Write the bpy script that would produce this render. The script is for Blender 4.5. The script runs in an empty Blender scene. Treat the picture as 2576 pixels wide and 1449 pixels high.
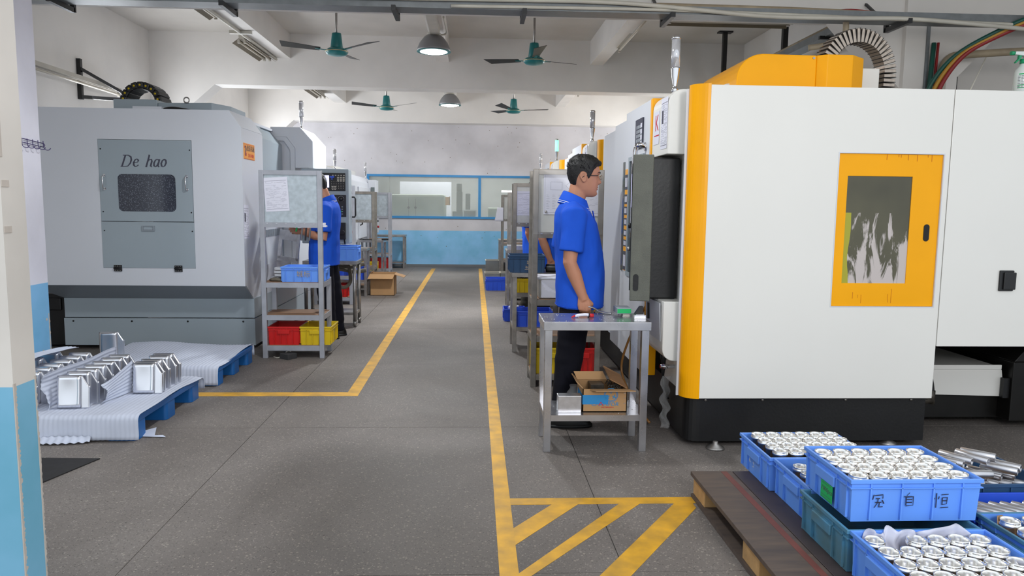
import bpy, bmesh, math, random
from mathutils import Vector, Matrix, noise
random.seed(7)
S = bpy.context.scene
COL = S.collection
PI = math.pi

# ------------------------------------------------------------------ camera, world, main lights, exposure
cd = bpy.data.cameras.new('camera'); cam = bpy.data.objects.new('camera', cd); COL.objects.link(cam)
cd.lens = 25.994; cd.sensor_width = 36.0; cd.clip_start = 0.05; cd.clip_end = 100
cam.matrix_world = Matrix(((0.99864297, -0.00624747, -0.05170292, 0.0),
                           (-0.05069511, 0.11072879, -0.99255687, 0.0),
                           (0.01192597, 0.99383102, 0.11026181, 1.40),
                           (0, 0, 0, 1)))
S.camera = cam
W = bpy.data.worlds.new('overcast_sky'); S.world = W; W.use_nodes = True
W.node_tree.nodes['Background'].inputs[0].default_value = (0.86, 0.93, 1.0, 1)
W.node_tree.nodes['Background'].inputs[1].default_value = 0.95
S.view_settings.view_transform = 'Standard'; S.view_settings.look = 'None'
S.view_settings.gamma = 1.0; S.view_settings.use_curve_mapping = False
S.view_settings.exposure = 0.36

def area(name, loc, target, sx, sy, power, col=(1, 1, 1)):
    l = bpy.data.lights.new(name, 'AREA'); l.shape = 'RECTANGLE'; l.size = sx; l.size_y = sy
    l.energy = power; l.color = col
    o = bpy.data.objects.new(name, l); COL.objects.link(o); o.location = loc
    o.rotation_euler = (Vector(target) - Vector(loc)).to_track_quat('-Z', 'Y').to_euler()
    return o
area('doorway_daylight', (1.5, -1.0, 2.5), (0.0, 8, 1.6), 0.9, 0.9, 62, (1, 0.985, 0.97))  # stands for the photographer's bounce flash beside the camera
# daylight through the west windows, and a matching fill added on the east wall
area('window_daylight_west', (-4.7, 10.2, 2.3), (-2.0, 10.2, 2.7), 2.0, 0.9, 30, (0.93, 0.96, 1.0))
area('window_daylight_west', (-4.7, 14.4, 2.3), (-2.0, 14.4, 2.7), 4.0, 0.9, 70, (0.93, 0.96, 1.0))
area('window_daylight_east', (4.05, 14.4, 2.3), (2.0, 14.4, 2.7), 4.0, 0.8, 60, (0.95, 0.97, 1.0))

# ------------------------------------------------------------------ helpers
def lin(c):
    return tuple((x / 255 / 12.92) if x / 255 <= 0.04045 else ((x / 255 + 0.055) / 1.055) ** 2.4 for x in c) + (1.0,)

def mat(name, col, rough=0.5, metal=0.0, var=0.06, scale=6.0, bump=0.0, bscale=80.0, spec=0.5, col2=None, trans=0.0, alpha=1.0, emit=None, estr=0.0, stretch=None):
    m = bpy.data.materials.new(name); m.use_nodes = True
    nt = m.node_tree; n = nt.nodes; L = nt.links; b = n['Principled BSDF']
    b.inputs['Roughness'].default_value = rough; b.inputs['Metallic'].default_value = metal
    b.inputs['Specular IOR Level'].default_value = spec
    b.inputs['Transmission Weight'].default_value = trans; b.inputs['Alpha'].default_value = alpha
    c = lin(col)
    if var > 0 or col2:
        tc = n.new('ShaderNodeTexCoord'); no = n.new('ShaderNodeTexNoise'); no.inputs['Scale'].default_value = scale
        no.inputs['Detail'].default_value = 5
        if stretch:
            mp = n.new('ShaderNodeMapping'); mp.inputs['Scale'].default_value = stretch
            L.new(tc.outputs['Object'], mp.inputs[0]); L.new(mp.outputs[0], no.inputs['Vector'])
        else: L.new(tc.outputs['Object'], no.inputs['Vector'])
        r = n.new('ShaderNodeValToRGB'); r.color_ramp.elements[0].position = 0.3; r.color_ramp.elements[1].position = 0.7
        c2 = lin(col2) if col2 else tuple(x * (1 - 2 * var) for x in c[:3]) + (1,)
        r.color_ramp.elements[0].color = c2; r.color_ramp.elements[1].color = c
        L.new(no.outputs['Fac'], r.inputs[0]); L.new(r.outputs[0], b.inputs['Base Color'])
        if rough > 0.05:
            mr = n.new('ShaderNodeMapRange'); mr.inputs[3].default_value = rough * 0.85; mr.inputs[4].default_value = min(1, rough * 1.15)
            L.new(no.outputs['Fac'], mr.inputs[0]); L.new(mr.outputs[0], b.inputs['Roughness'])
    else:
        b.inputs['Base Color'].default_value = c
    if bump > 0:
        tc2 = n.new('ShaderNodeTexCoord'); nb = n.new('ShaderNodeTexNoise'); nb.inputs['Scale'].default_value = bscale
        bp = n.new('ShaderNodeBump'); bp.inputs['Strength'].default_value = bump; bp.inputs['Distance'].default_value = 0.004
        L.new(tc2.outputs['Object'], nb.inputs['Vector']); L.new(nb.outputs['Fac'], bp.inputs['Height']); L.new(bp.outputs[0], b.inputs['Normal'])
    if emit:
        b.inputs['Emission Color'].default_value = lin(emit); b.inputs['Emission Strength'].default_value = estr
    return m

def tag(o, label=None, cat=None, group=None, kind=None):
    if label: o['label'] = label
    if cat: o['category'] = cat
    if group: o['group'] = group
    if kind: o['kind'] = kind
    return o

def thing(name, label, cat, loc=(0, 0, 0), rotz=0.0, group=None):
    o = bpy.data.objects.new(name, None); COL.objects.link(o); o.empty_display_size = 0.1
    o.location = loc; o.rotation_euler = (0, 0, rotz)
    return tag(o, label, cat, group)

def copy_tree(root, loc, rotz=None, label=None, group=None):
    def cp(o, parent):
        c = o.copy(); COL.objects.link(c)
        if parent is not None: c.parent = parent
        for ch in kids.get(o.name, []): cp(ch, c)
        return c
    kids = {}
    for o in [root] + list(root.children_recursive):
        if o.parent: kids.setdefault(o.parent.name, []).append(o)
    r = cp(root, None); r.location = loc
    if rotz is not None: r.rotation_euler = (0, 0, rotz)
    if label: r['label'] = label
    if group: r['group'] = group
    return r

def rootof(o):
    while o.parent: o = o.parent
    return o

class MB:
    """collects shapes; build() links them as ONE mesh object"""
    def __init__(s): s.v = []; s.f = []; s.sm = []
    def add(s, vs, fs, smooth=False):
        k = len(s.v); s.v += [tuple(p) for p in vs]; s.f += [tuple(i + k for i in f) for f in fs]; s.sm += [smooth] * len(fs); return s
    def box(s, x0, x1, y0, y1, z0, z1):
        return s.add([(x, y, z) for z in (z0, z1) for y in (y0, y1) for x in (x0, x1)],
                     [(0, 2, 3, 1), (4, 5, 7, 6), (0, 1, 5, 4), (2, 6, 7, 3), (0, 4, 6, 2), (1, 3, 7, 5)])
    def xbox(s, M, x0, x1, y0, y1, z0, z1):
        return s.add([M @ Vector((x, y, z)) for z in (z0, z1) for y in (y0, y1) for x in (x0, x1)],
                     [(0, 2, 3, 1), (4, 5, 7, 6), (0, 1, 5, 4), (2, 6, 7, 3), (0, 4, 6, 2), (1, 3, 7, 5)])
    def bar(s, a, b, w, h=None, up=(0, 0, 1)):
        a = Vector(a); b = Vector(b); h = h or w; d = (b - a).normalized(); u = Vector(up)
        if abs(d.dot(u)) > 0.95: u = Vector((0, 1, 0))
        r = d.cross(u).normalized() * (w / 2); t = r.cross(d).normalized() * (h / 2)
        vs = [p + i * r + j * t for p in (a, b) for j in (-1, 1) for i in (-1, 1)]
        return s.add(vs, [(0, 1, 3, 2), (4, 6, 7, 5), (0, 4, 5, 1), (2, 3, 7, 6), (0, 2, 6, 4), (1, 5, 7, 3)])
    def tube(s, pts, r, n=8, caps=True, close=False):
        pts = [Vector(p) for p in pts]; m = len(pts); rs = r if isinstance(r, (list, tuple)) else [r] * m
        ref = None; vs = []; fs = []
        for i, p in enumerate(pts):
            d = (pts[min(i + 1, m - 1)] - pts[max(i - 1, 0)])
            if close: d = pts[(i + 1) % m] - pts[i - 1]
            d.normalize()
            if ref is None: ref = Vector((0, 0, 1)) if abs(d.z) < 0.9 else Vector((1, 0, 0))
            u = (ref - d * ref.dot(d)).normalized(); ref = u; w = d.cross(u)
            for k in range(n):
                a = 2 * PI * k / n; vs.append(p + (u * math.cos(a) + w * math.sin(a)) * rs[i])
        for i in range(m if close else m - 1):
            for k in range(n):
                j = (i + 1) % m
                fs.append((i * n + k, i * n + (k + 1) % n, j * n + (k + 1) % n, j * n + k))
        s.add(vs, fs, True)
        if caps and not close:
            k0 = len(s.v) - len(vs)
            s.f.append(tuple(k0 + k for k in reversed(range(n)))); s.sm.append(False)
            s.f.append(tuple(k0 + (m - 1) * n + k for k in range(n))); s.sm.append(False)
        return s
    def cyl(s, a, b, r, n=16, r2=None): return s.tube([a, b], [r, r if r2 is None else r2], n)
    def lathe(s, prof, c=(0, 0, 0), n=24, M=None, smooth=True):
        vs = []; fs = []; m = len(prof); c = Vector(c)
        for (r, z) in prof:
            for k in range(n):
                a = 2 * PI * k / n; p = Vector((r * math.cos(a), r * math.sin(a), z)); vs.append(M @ p if M else c + p)
        for i in range(m - 1):
            for k in range(n): fs.append((i * n + k, i * n + (k + 1) % n, (i + 1) * n + (k + 1) % n, (i + 1) * n + k))
        s.add(vs, fs, smooth); k0 = len(s.v) - len(vs)
        if prof[0][0] > 1e-6: s.f.append(tuple(k0 + k for k in reversed(range(n)))); s.sm.append(False)
        if prof[-1][0] > 1e-6: s.f.append(tuple(k0 + (m - 1) * n + k for k in range(n))); s.sm.append(False)
        return s
    def prism(s, poly, plane, a0, a1):
        """poly: 2D points; plane 'xz' extruded along y, 'yz' along x, 'xy' along z"""
        f = {'xz': lambda p, a: (p[0], a, p[1]), 'yz': lambda p, a: (a, p[0], p[1]), 'xy': lambda p, a: (p[0], p[1], a)}[plane]
        n = len(poly)
        return s.add([f(p, a0) for p in poly] + [f(p, a1) for p in poly],
                     [tuple(reversed(range(n))), tuple(range(n, 2 * n))] + [(i, (i + 1) % n, n + (i + 1) % n, n + i) for i in range(n)])
    def frame(s, plane, a0, a1, o, i):
        """rectangular ring: o, i = (u0,u1,v0,v1) outer and inner"""
        f = {'xz': lambda u, v, a: (u, a, v), 'yz': lambda u, v, a: (a, u, v), 'xy': lambda u, v, a: (u, v, a)}[plane]
        R4 = lambda q: [(q[0], q[2]), (q[1], q[2]), (q[1], q[3]), (q[0], q[3])]
        vs = [f(u, v, a) for a in (a0, a1) for q in (o, i) for (u, v) in R4(q)]; fs = []
        for k in range(4):
            j = (k + 1) % 4
            fs += [(k, j, 4 + j, 4 + k), (8 + k, 12 + k, 12 + j, 8 + j), (k, 8 + k, 8 + j, j), (4 + k, 4 + j, 12 + j, 12 + k)]
        return s.add(vs, fs)
    def grid(s, fn, nu, nv, th=0.0):
        vs = [Vector(fn(i / nu, j / nv)) for j in range(nv + 1) for i in range(nu + 1)]
        fs = [(j * (nu + 1) + i, j * (nu + 1) + i + 1, (j + 1) * (nu + 1) + i + 1, (j + 1) * (nu + 1) + i) for j in range(nv) for i in range(nu)]
        return s.add(vs, fs, True)
    def xform(s, M): s.v = [tuple(M @ Vector(p)) for p in s.v]; return s
    def mesh(s, name, off=Vector((0, 0, 0))):
        me = bpy.data.meshes.new(name); me.from_pydata([(p[0] - off[0], p[1] - off[1], p[2] - off[2]) for p in s.v], [], s.f)
        me.polygons.foreach_set('use_smooth', s.sm); me.update()
        bm = bmesh.new(); bm.from_mesh(me); bmesh.ops.recalc_face_normals(bm, faces=bm.faces); bm.to_mesh(me); bm.free()
        return me
    def build(s, name, m, parent=None, bevel=0.0, w=False, seg=2, solid=0.0):
        """w: shapes were given in world coordinates"""
        if parent is None:
            xs = [p[0] for p in s.v]; ys = [p[1] for p in s.v]; zs = [p[2] for p in s.v]
            off = Vector(((min(xs) + max(xs)) / 2, (min(ys) + max(ys)) / 2, min(zs)))
        else: off = rootof(parent).location if w else Vector((0, 0, 0))
        me = s.mesh(name, off); o = bpy.data.objects.new(name, me); COL.objects.link(o)
        if m: me.materials.append(m)
        if parent is None: o.location = off
        else: o.parent = parent
        if solid: md = o.modifiers.new('thickness', 'SOLIDIFY'); md.thickness = solid; md.offset = 0
        if bevel:
            md = o.modifiers.new('edges', 'BEVEL'); md.width = bevel; md.segments = seg; md.limit_method = 'ANGLE'; md.angle_limit = 0.6
            md.harden_normals = False
        return o

def struct(name, mb, m, parent=None, **k):
    o = mb.build(name, m, parent, w=True, **k)
    if parent is None: o['kind'] = 'structure'
    return o

def rrect(x0, x1, y0, y1, r, n=5, corners=(1, 1, 1, 1)):
    """rounded rectangle outline; corners: bl, br, tr, tl"""
    out = []
    for (cx, cy, a, c) in ((x0 + r, y0 + r, PI, 0), (x1 - r, y0 + r, 1.5 * PI, 1), (x1 - r, y1 - r, 0, 2), (x0 + r, y1 - r, 0.5 * PI, 3)):
        if corners[c]: out += [(cx + r * math.cos(a + 0.5 * PI * i / n), cy + r * math.sin(a + 0.5 * PI * i / n)) for i in range(n + 1)]
        else: out.append(((x0, x1, x1, x0)[c], (y0, y0, y1, y1)[c]))
    return out

def text_mb(body, size, M, thick=0.0006, shear=0.0, align='CENTER', xs=1.0):
    """lettering in the local x-y plane, placed by M"""
    cu = bpy.data.curves.new('lettering', 'FONT'); cu.body = body; cu.size = size; cu.align_x = align; cu.align_y = 'CENTER'; cu.shear = shear; cu.resolution_u = 2
    cu.extrude = thick
    o = bpy.data.objects.new('lettering', cu); COL.objects.link(o)
    dg = bpy.context.evaluated_depsgraph_get(); dg.update(); me = bpy.data.meshes.new_from_object(o.evaluated_get(dg))
    mb = MB(); SX = Matrix.Diagonal((xs, 1, 1, 1))
    mb.add([M @ (SX @ v.co) for v in me.vertices], [tuple(p.vertices) for p in me.polygons])
    bpy.data.objects.remove(o); bpy.data.curves.remove(cu); bpy.data.meshes.remove(me)
    return mb

def strokes_mb(lines, M, nib, thick=0.0006, ang=0.0, thin=0.3):
    """pen strokes: each line a list of 2D points; flat ribbon with a slanted nib"""
    mb = MB(); nx, ny = math.cos(ang), math.sin(ang); dz = 0.0
    for ln in lines:
        dz += 0.00004
        n = len(ln); vs = []; fs = []
        for i, p in enumerate(ln):
            q = Vector(ln[min(i + 1, n - 1)]) - Vector(ln[max(i - 1, 0)]); q = Vector((q[0], q[1], 0))
            if q.length < 1e-9: q = Vector((1, 0, 0))
            q.normalize(); nn = Vector((-q.y, q.x, 0)); wd = nib * (thin + (1 - thin) * abs(nn.x * nx + nn.y * ny)) / 2
            for z in (0, thick + dz): vs += [M @ Vector((p[0] + nn.x * wd, p[1] + nn.y * wd, z)), M @ Vector((p[0] - nn.x * wd, p[1] - nn.y * wd, z))]
        for i in range(n - 1):
            a = 4 * i; b = a + 4
            fs += [(a + 2, a + 3, b + 3, b + 2), (a, b, b + 1, a + 1), (a, a + 2, b + 2, b), (a + 1, b + 1, b + 3, a + 3)]
        fs += [(0, 1, 3, 2), (4 * n - 4, 4 * n - 2, 4 * n - 1, 4 * n - 3)]
        mb.add(vs, fs)
    return mb

def arc2(cx, cy, rx, ry, a0, a1, n=10):
    return [(cx + rx * math.cos(math.radians(a0 + (a1 - a0) * i / n)), cy + ry * math.sin(math.radians(a0 + (a1 - a0) * i / n))) for i in range(n + 1)]

def basis(o, x, y):
    """matrix with local x, y along given world directions at origin o"""
    x = Vector(x).normalized(); y = Vector(y).normalized(); z = x.cross(y)
    return Matrix(((x.x, y.x, z.x, o[0]), (x.y, y.y, z.y, o[1]), (x.z, y.z, z.z, o[2]), (0, 0, 0, 1)))
def front(x, y, z): return basis((x, y, z), (1, 0, 0), (0, 0, 1))      # faces -y (towards the camera)
def aisle_w(x, y, z): return basis((x, y, z), (0, -1, 0), (0, 0, 1))   # faces -x
def aisle_e(x, y, z): return basis((x, y, z), (0, 1, 0), (0, 0, 1))    # faces +x
# ------------------------------------------------------------------ materials
def wall_mat(name, white, blue=None, zsplit=0.82, chips=True, speck=0.0, dirt=0.25):
    m = bpy.data.materials.new(name); m.use_nodes = True; nt = m.node_tree; n = nt.nodes; L = nt.links; b = n['Principled BSDF']
    b.inputs['Roughness'].default_value = 0.75
    g = n.new('ShaderNodeNewGeometry'); no = n.new('ShaderNodeTexNoise'); no.inputs['Scale'].default_value = 1.3; no.inputs['Detail'].default_value = 8
    L.new(g.outputs['Position'], no.inputs['Vector'])
    r = n.new('ShaderNodeValToRGB'); r.color_ramp.elements[0].position = 0.25; r.color_ramp.elements[1].position = 0.6
    w = lin(white); r.color_ramp.elements[0].color = tuple(x * (1 - dirt) for x in w[:3]) + (1,); r.color_ramp.elements[1].color = w
    L.new(no.outputs['Fac'], r.inputs[0]); col = r.outputs[0]
    if blue:
        sx = n.new('ShaderNodeSeparateXYZ'); L.new(g.outputs['Position'], sx.inputs[0])
        lt = n.new('ShaderNodeMath'); lt.operation = 'LESS_THAN'; lt.inputs[1].default_value = zsplit; L.new(sx.outputs[2], lt.inputs[0])
        n2 = n.new('ShaderNodeTexNoise'); n2.inputs['Scale'].default_value = 2.2; n2.inputs['Detail'].default_value = 6; L.new(g.outputs['Position'], n2.inputs['Vector'])
        rb = n.new('ShaderNodeValToRGB'); bl = lin(blue); rb.color_ramp.elements[0].position = 0.35; rb.color_ramp.elements[1].position = 0.6
        rb.color_ramp.elements[0].color = (bl[0] * 0.72, bl[1] * 0.86, bl[2] * 0.84, 1); rb.color_ramp.elements[1].color = bl
        L.new(n2.outputs['Fac'], rb.inputs[0]); bc = rb.outputs[0]
        if chips:
            n3 = n.new('ShaderNodeTexNoise'); n3.inputs['Scale'].default_value = 4.5; n3.inputs['Detail'].default_value = 7; n3.inputs['Roughness'].default_value = 0.62
            L.new(g.outputs['Position'], n3.inputs['Vector'])
            gt = n.new('ShaderNodeMath'); gt.operation = 'GREATER_THAN'; gt.inputs[1].default_value = 0.7; L.new(n3.outputs['Fac'], gt.inputs[0])
            mx = n.new('ShaderNodeMixRGB'); L.new(gt.outputs[0], mx.inputs[0]); L.new(bc, mx.inputs[1]); mx.inputs[2].default_value = lin((205, 196, 190)); bc = mx.outputs[0]
        m2 = n.new('ShaderNodeMixRGB'); L.new(lt.outputs[0], m2.inputs[0]); L.new(col, m2.inputs[1]); L.new(bc, m2.inputs[2]); col = m2.outputs[0]
    if speck:
        vo = n.new('ShaderNodeTexVoronoi'); vo.inputs['Scale'].default_value = 7.0; L.new(g.outputs['Position'], vo.inputs['Vector'])
        ls = n.new('ShaderNodeMath'); ls.operation = 'LESS_THAN'; ls.inputs[1].default_value = speck; L.new(vo.outputs['Distance'], ls.inputs[0])
        mx = n.new('ShaderNodeMixRGB'); L.new(ls.outputs[0], mx.inputs[0]); L.new(col, mx.inputs[1]); mx.inputs[2].default_value = lin((112, 98, 78)); col = mx.outputs[0]
    L.new(col, b.inputs['Base Color'])
    bp = n.new('ShaderNodeBump'); bp.inputs['Strength'].default_value = 0.15; bp.inputs['Distance'].default_value = 0.01; L.new(no.outputs['Fac'], bp.inputs['Height']); L.new(bp.outputs[0], b.inputs['Normal'])
    return m

def floor_mat():
    m = bpy.data.materials.new('terrazzo'); m.use_nodes = True; nt = m.node_tree; n = nt.nodes; L = nt.links; b = n['Principled BSDF']
    g = n.new('ShaderNodeNewGeometry')
    def vor(sc, sub):
        v = n.new('ShaderNodeTexVoronoi'); v.inputs['Scale'].default_value = sc; L.new(g.outputs['Position'], v.inputs['Vector'])
        s = n.new('ShaderNodeSeparateColor'); L.new(v.outputs['Color'], s.inputs[0]); return v, s.outputs[sub]
    no = n.new('ShaderNodeTexNoise'); no.inputs['Scale'].default_value = 0.8; no.inputs['Detail'].default_value = 6; L.new(g.outputs['Position'], no.inputs['Vector'])
    r0 = n.new('ShaderNodeValToRGB'); e = r0.color_ramp.elements; e[0].position = 0.3; e[0].color = lin((108, 102, 98)); e[1].position = 0.68; e[1].color = lin((136, 129, 124)); L.new(no.outputs['Fac'], r0.inputs[0])
    col = r0.outputs[0]
    for (sc, sub, ramp, rad) in ((88, 0, ((0.55, (122, 115, 110)), (0.86, (160, 152, 143)), (0.95, (182, 173, 160))), 0.46), (185, 1, ((0.6, (112, 106, 101)), (0.8, (156, 148, 140)), (0.95, (190, 184, 174))), 0.42), (120, 2, ((0.92, (76, 72, 70)), (0.97, (64, 61, 60))), 0.36)):
        v, o = vor(sc, sub)
        rr = n.new('ShaderNodeValToRGB'); rr.color_ramp.interpolation = 'CONSTANT'
        els = rr.color_ramp.elements; els[0].position = 0; els[0].color = (0, 0, 0, 1); els[1].position = ramp[0][0]; els[1].color = lin(ramp[0][1])
        for (p, c) in ramp[1:]:
            x = els.new(p); x.color = lin(c)
        L.new(o, rr.inputs[0])
        gt = n.new('ShaderNodeMath'); gt.operation = 'GREATER_THAN'; gt.inputs[1].default_value = ramp[0][0]; L.new(o, gt.inputs[0])
        ls = n.new('ShaderNodeMath'); ls.operation = 'LESS_THAN'; ls.inputs[1].default_value = rad; L.new(v.outputs['Distance'], ls.inputs[0])
        mu = n.new('ShaderNodeMath'); mu.operation = 'MULTIPLY'; L.new(gt.outputs[0], mu.inputs[0]); L.new(ls.outputs[0], mu.inputs[1])
        mv = n.new('ShaderNodeMath'); mv.operation = 'MULTIPLY'; mv.inputs[1].default_value = 0.55; L.new(mu.outputs[0], mv.inputs[0])
        mx = n.new('ShaderNodeMixRGB'); L.new(mv.outputs[0], mx.inputs[0]); L.new(col, mx.inputs[1]); L.new(rr.outputs[0], mx.inputs[2]); col = mx.outputs[0]
    L.new(col, b.inputs['Base Color'])
    mr = n.new('ShaderNodeMapRange'); mr.inputs[3].default_value = 0.5; mr.inputs[4].default_value = 0.72; L.new(no.outputs['Fac'], mr.inputs[0]); L.new(mr.outputs[0], b.inputs['Roughness'])
    b.inputs['Specular IOR Level'].default_value = 0.3
    # darker trodden patches: broad stains, strongest along the walked aisle and by the machines
    st = n.new('ShaderNodeTexNoise'); st.inputs['Scale'].default_value = 0.55; st.inputs['Detail'].default_value = 5; st.inputs['Distortion'].default_value = 0.6; L.new(g.outputs['Position'], st.inputs['Vector'])
    sx = n.new('ShaderNodeSeparateXYZ'); L.new(g.outputs['Position'], sx.inputs[0])
    ab = n.new('ShaderNodeMath'); ab.operation = 'ADD'; ab.inputs[1].default_value = 0.25; L.new(sx.outputs[0], ab.inputs[0])
    a2 = n.new('ShaderNodeMath'); a2.operation = 'ABSOLUTE'; L.new(ab.outputs[0], a2.inputs[0])
    m1 = n.new('ShaderNodeMapRange'); m1.inputs[1].default_value = 0.1; m1.inputs[2].default_value = 1.3; m1.inputs[3].default_value = 0.22; m1.inputs[4].default_value = 0.0; L.new(a2.outputs[0], m1.inputs[0])
    sm = n.new('ShaderNodeMath'); sm.operation = 'ADD'; L.new(st.outputs['Fac'], sm.inputs[0]); L.new(m1.outputs[0], sm.inputs[1])
    rs = n.new('ShaderNodeValToRGB'); rs.color_ramp.elements[0].position = 0.42; rs.color_ramp.elements[0].color = (1, 1, 1, 1); rs.color_ramp.elements[1].position = 0.78; rs.color_ramp.elements[1].color = (0.5, 0.48, 0.46, 1); L.new(sm.outputs[0], rs.inputs[0])
    mm = n.new('ShaderNodeMixRGB'); mm.blend_type = 'MULTIPLY'; mm.inputs[0].default_value = 1.0; L.new(col, mm.inputs[1]); L.new(rs.outputs[0], mm.inputs[2]); L.new(mm.outputs[0], b.inputs['Base Color'])
    return m

def speckle_mat(name, base, dot, scale=120, thr=0.2, rough=0.15, fade=None):
    m = mat(name, base, rough, var=0.1, scale=3); nt = m.node_tree; n = nt.nodes; L = nt.links; b = n['Principled BSDF']
    tc = n.new('ShaderNodeTexCoord'); v = n.new('ShaderNodeTexVoronoi'); v.inputs['Scale'].default_value = scale; L.new(tc.outputs['Object'], v.inputs['Vector'])
    s = n.new('ShaderNodeSeparateColor'); L.new(v.outputs['Color'], s.inputs[0])
    th = n.new('ShaderNodeMath'); th.operation = 'LESS_THAN'; L.new(v.outputs['Distance'], th.inputs[0]); th.inputs[1].default_value = 0.3
    gt = n.new('ShaderNodeMath'); gt.operation = 'LESS_THAN'; L.new(s.outputs[0], gt.inputs[0]); gt.inputs[1].default_value = thr
    mu = n.new('ShaderNodeMath'); mu.operation = 'MULTIPLY'; L.new(th.outputs[0], mu.inputs[0]); L.new(gt.outputs[0], mu.inputs[1])
    out = mu.outputs[0]
    if fade:
        sx = n.new('ShaderNodeSeparateXYZ'); L.new(tc.outputs['Object'], sx.inputs[0])
        mr = n.new('ShaderNodeMapRange'); mr.inputs[1].default_value = fade[0]; mr.inputs[2].default_value = fade[1]; L.new(sx.outputs[2], mr.inputs[0])
        m3 = n.new('ShaderNodeMath'); m3.operation = 'MULTIPLY'; L.new(out, m3.inputs[0]); L.new(mr.outputs[0], m3.inputs[1]); out = m3.outputs[0]
    old = b.inputs['Base Color'].links[0].from_socket
    mx = n.new('ShaderNodeMixRGB'); L.new(out, mx.inputs[0]); L.new(old, mx.inputs[1]); mx.inputs[2].default_value = lin(dot); L.new(mx.outputs[0], b.inputs['Base Color'])
    return m

def smear_mat(name):
    """old window pane: dark glass with a scraped white film on its lower part and a green-yellow edge stain"""
    m = bpy.data.materials.new(name); m.use_nodes = True; nt = m.node_tree; n = nt.nodes; L = nt.links; b = n['Principled BSDF']
    tc = n.new('ShaderNodeTexCoord'); sx = n.new('ShaderNodeSeparateXYZ'); L.new(tc.outputs['Object'], sx.inputs[0])
    mp = n.new('ShaderNodeMapping'); mp.inputs['Scale'].default_value = (9, 1, 2.2); mp.inputs['Rotation'].default_value = (0, 0.45, 0); L.new(tc.outputs['Object'], mp.inputs[0])
    no = n.new('ShaderNodeTexNoise'); no.inputs['Scale'].default_value = 1.6; no.inputs['Detail'].default_value = 7; no.inputs['Roughness'].default_value = 0.6; no.inputs['Distortion'].default_value = 0.8; L.new(mp.outputs[0], no.inputs['Vector'])
    # film mask: noise > threshold, only below z = 1.40 and stronger towards the bottom
    mr = n.new('ShaderNodeMapRange'); mr.inputs[1].default_value = 0.98; mr.inputs[2].default_value = 1.40; mr.inputs[3].default_value = 0.17; mr.inputs[4].default_value = 0.0; L.new(sx.outputs[2], mr.inputs[0])
    ad = n.new('ShaderNodeMath'); L.new(no.outputs['Fac'], ad.inputs[0]); L.new(mr.outputs[0], ad.inputs[1])
    r = n.new('ShaderNodeValToRGB'); r.color_ramp.elements[0].position = 0.57; r.color_ramp.elements[1].position = 0.62; L.new(ad.outputs[0], r.inputs[0])
    lt = n.new('ShaderNodeMath'); lt.operation = 'LESS_THAN'; lt.inputs[1].default_value = 1.385; L.new(sx.outputs[2], lt.inputs[0])
    mu = n.new('ShaderNodeMath'); mu.operation = 'MULTIPLY'; L.new(r.outputs[0], mu.inputs[0]); L.new(lt.outputs[0], mu.inputs[1])
    n2 = n.new('ShaderNodeTexNoise'); n2.inputs['Scale'].default_value = 3; L.new(tc.outputs['Object'], n2.inputs['Vector'])
    r2 = n.new('ShaderNodeValToRGB'); r2.color_ramp.elements[0].color = lin((52, 50, 40)); r2.color_ramp.elements[1].color = lin((104, 100, 74)); L.new(n2.outputs['Fac'], r2.inputs[0])
    m1 = n.new('ShaderNodeMixRGB'); L.new(mu.outputs[0], m1.inputs[0]); L.new(r2.outputs[0], m1.inputs[1]); m1.inputs[2].default_value = lin((196, 186, 182))
    # green-yellow stain along the x = 2.11 edge
    sm = n.new('ShaderNodeMath'); sm.operation = 'MULTIPLY_ADD'; L.new(n2.outputs['Fac'], sm.inputs[0]); sm.inputs[1].default_value = 0.10; sm.inputs[2].default_value = 0.842
    l2 = n.new('ShaderNodeMath'); l2.operation = 'LESS_THAN'; L.new(sx.outputs[0], l2.inputs[0]); L.new(sm.outputs[0], l2.inputs[1])
    m4 = n.new('ShaderNodeMath'); m4.operation = 'MULTIPLY'; L.new(l2.outputs[0], m4.inputs[0]); L.new(lt.outputs[0], m4.inputs[1])
    m5 = n.new('ShaderNodeMixRGB'); L.new(m4.outputs[0], m5.inputs[0]); L.new(m1.outputs[0], m5.inputs[1]); m5.inputs[2].default_value = lin((168, 164, 40))
    L.new(m5.outputs[0], b.inputs['Base Color']); b.inputs['Roughness'].default_value = 0.25
    return m

M = {}
M['wall'] = wall_mat('white_paint', (230, 226, 221), dirt=0.12)
M['ceil'] = wall_mat('ceiling_paint', (206, 201, 194), dirt=0.14)
M['far'] = wall_mat('dado_paint_far', (214, 211, 214), (150, 206, 248), 0.82, True, 0.062)
M['dado'] = wall_mat('dado_paint_column', (228, 227, 238), (128, 184, 226), 0.82, True)
M['dado2'] = wall_mat('dado_paint_opening', (226, 220, 212), (126, 184, 214), 0.82, True, dirt=0.22)
M['floor'] = floor_mat()
M['joint'] = mat('joint_dirt', (62, 58, 56), 0.8)
M['yline'] = mat('yellow_floor_paint', (226, 168, 34), 0.55, var=0.2, scale=9, col2=(176, 134, 44))
M['cream'] = mat('cream_enamel', (234, 232, 226), 0.32, var=0.02, scale=1.2)
M['lwhite'] = mat('white_enamel', (214, 217, 224), 0.35, var=0.02, scale=1.5)
M['lgrey'] = mat('grey_enamel', (160, 172, 180), 0.35, var=0.05, scale=1.0)
M['lgrey2'] = mat('dark_grey_enamel', (142, 150, 158), 0.4, var=0.04, scale=1.0)
M['yellow'] = mat('yellow_enamel', (255, 176, 6), 0.3, var=0.04, scale=2.5, spec=0.22)
M['black'] = mat('black_enamel', (17, 17, 19), 0.45, var=0.1, scale=4, bump=0.15, bscale=60)
M['blackpl'] = mat('black_plastic', (22, 22, 24), 0.4, var=0.1)
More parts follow.
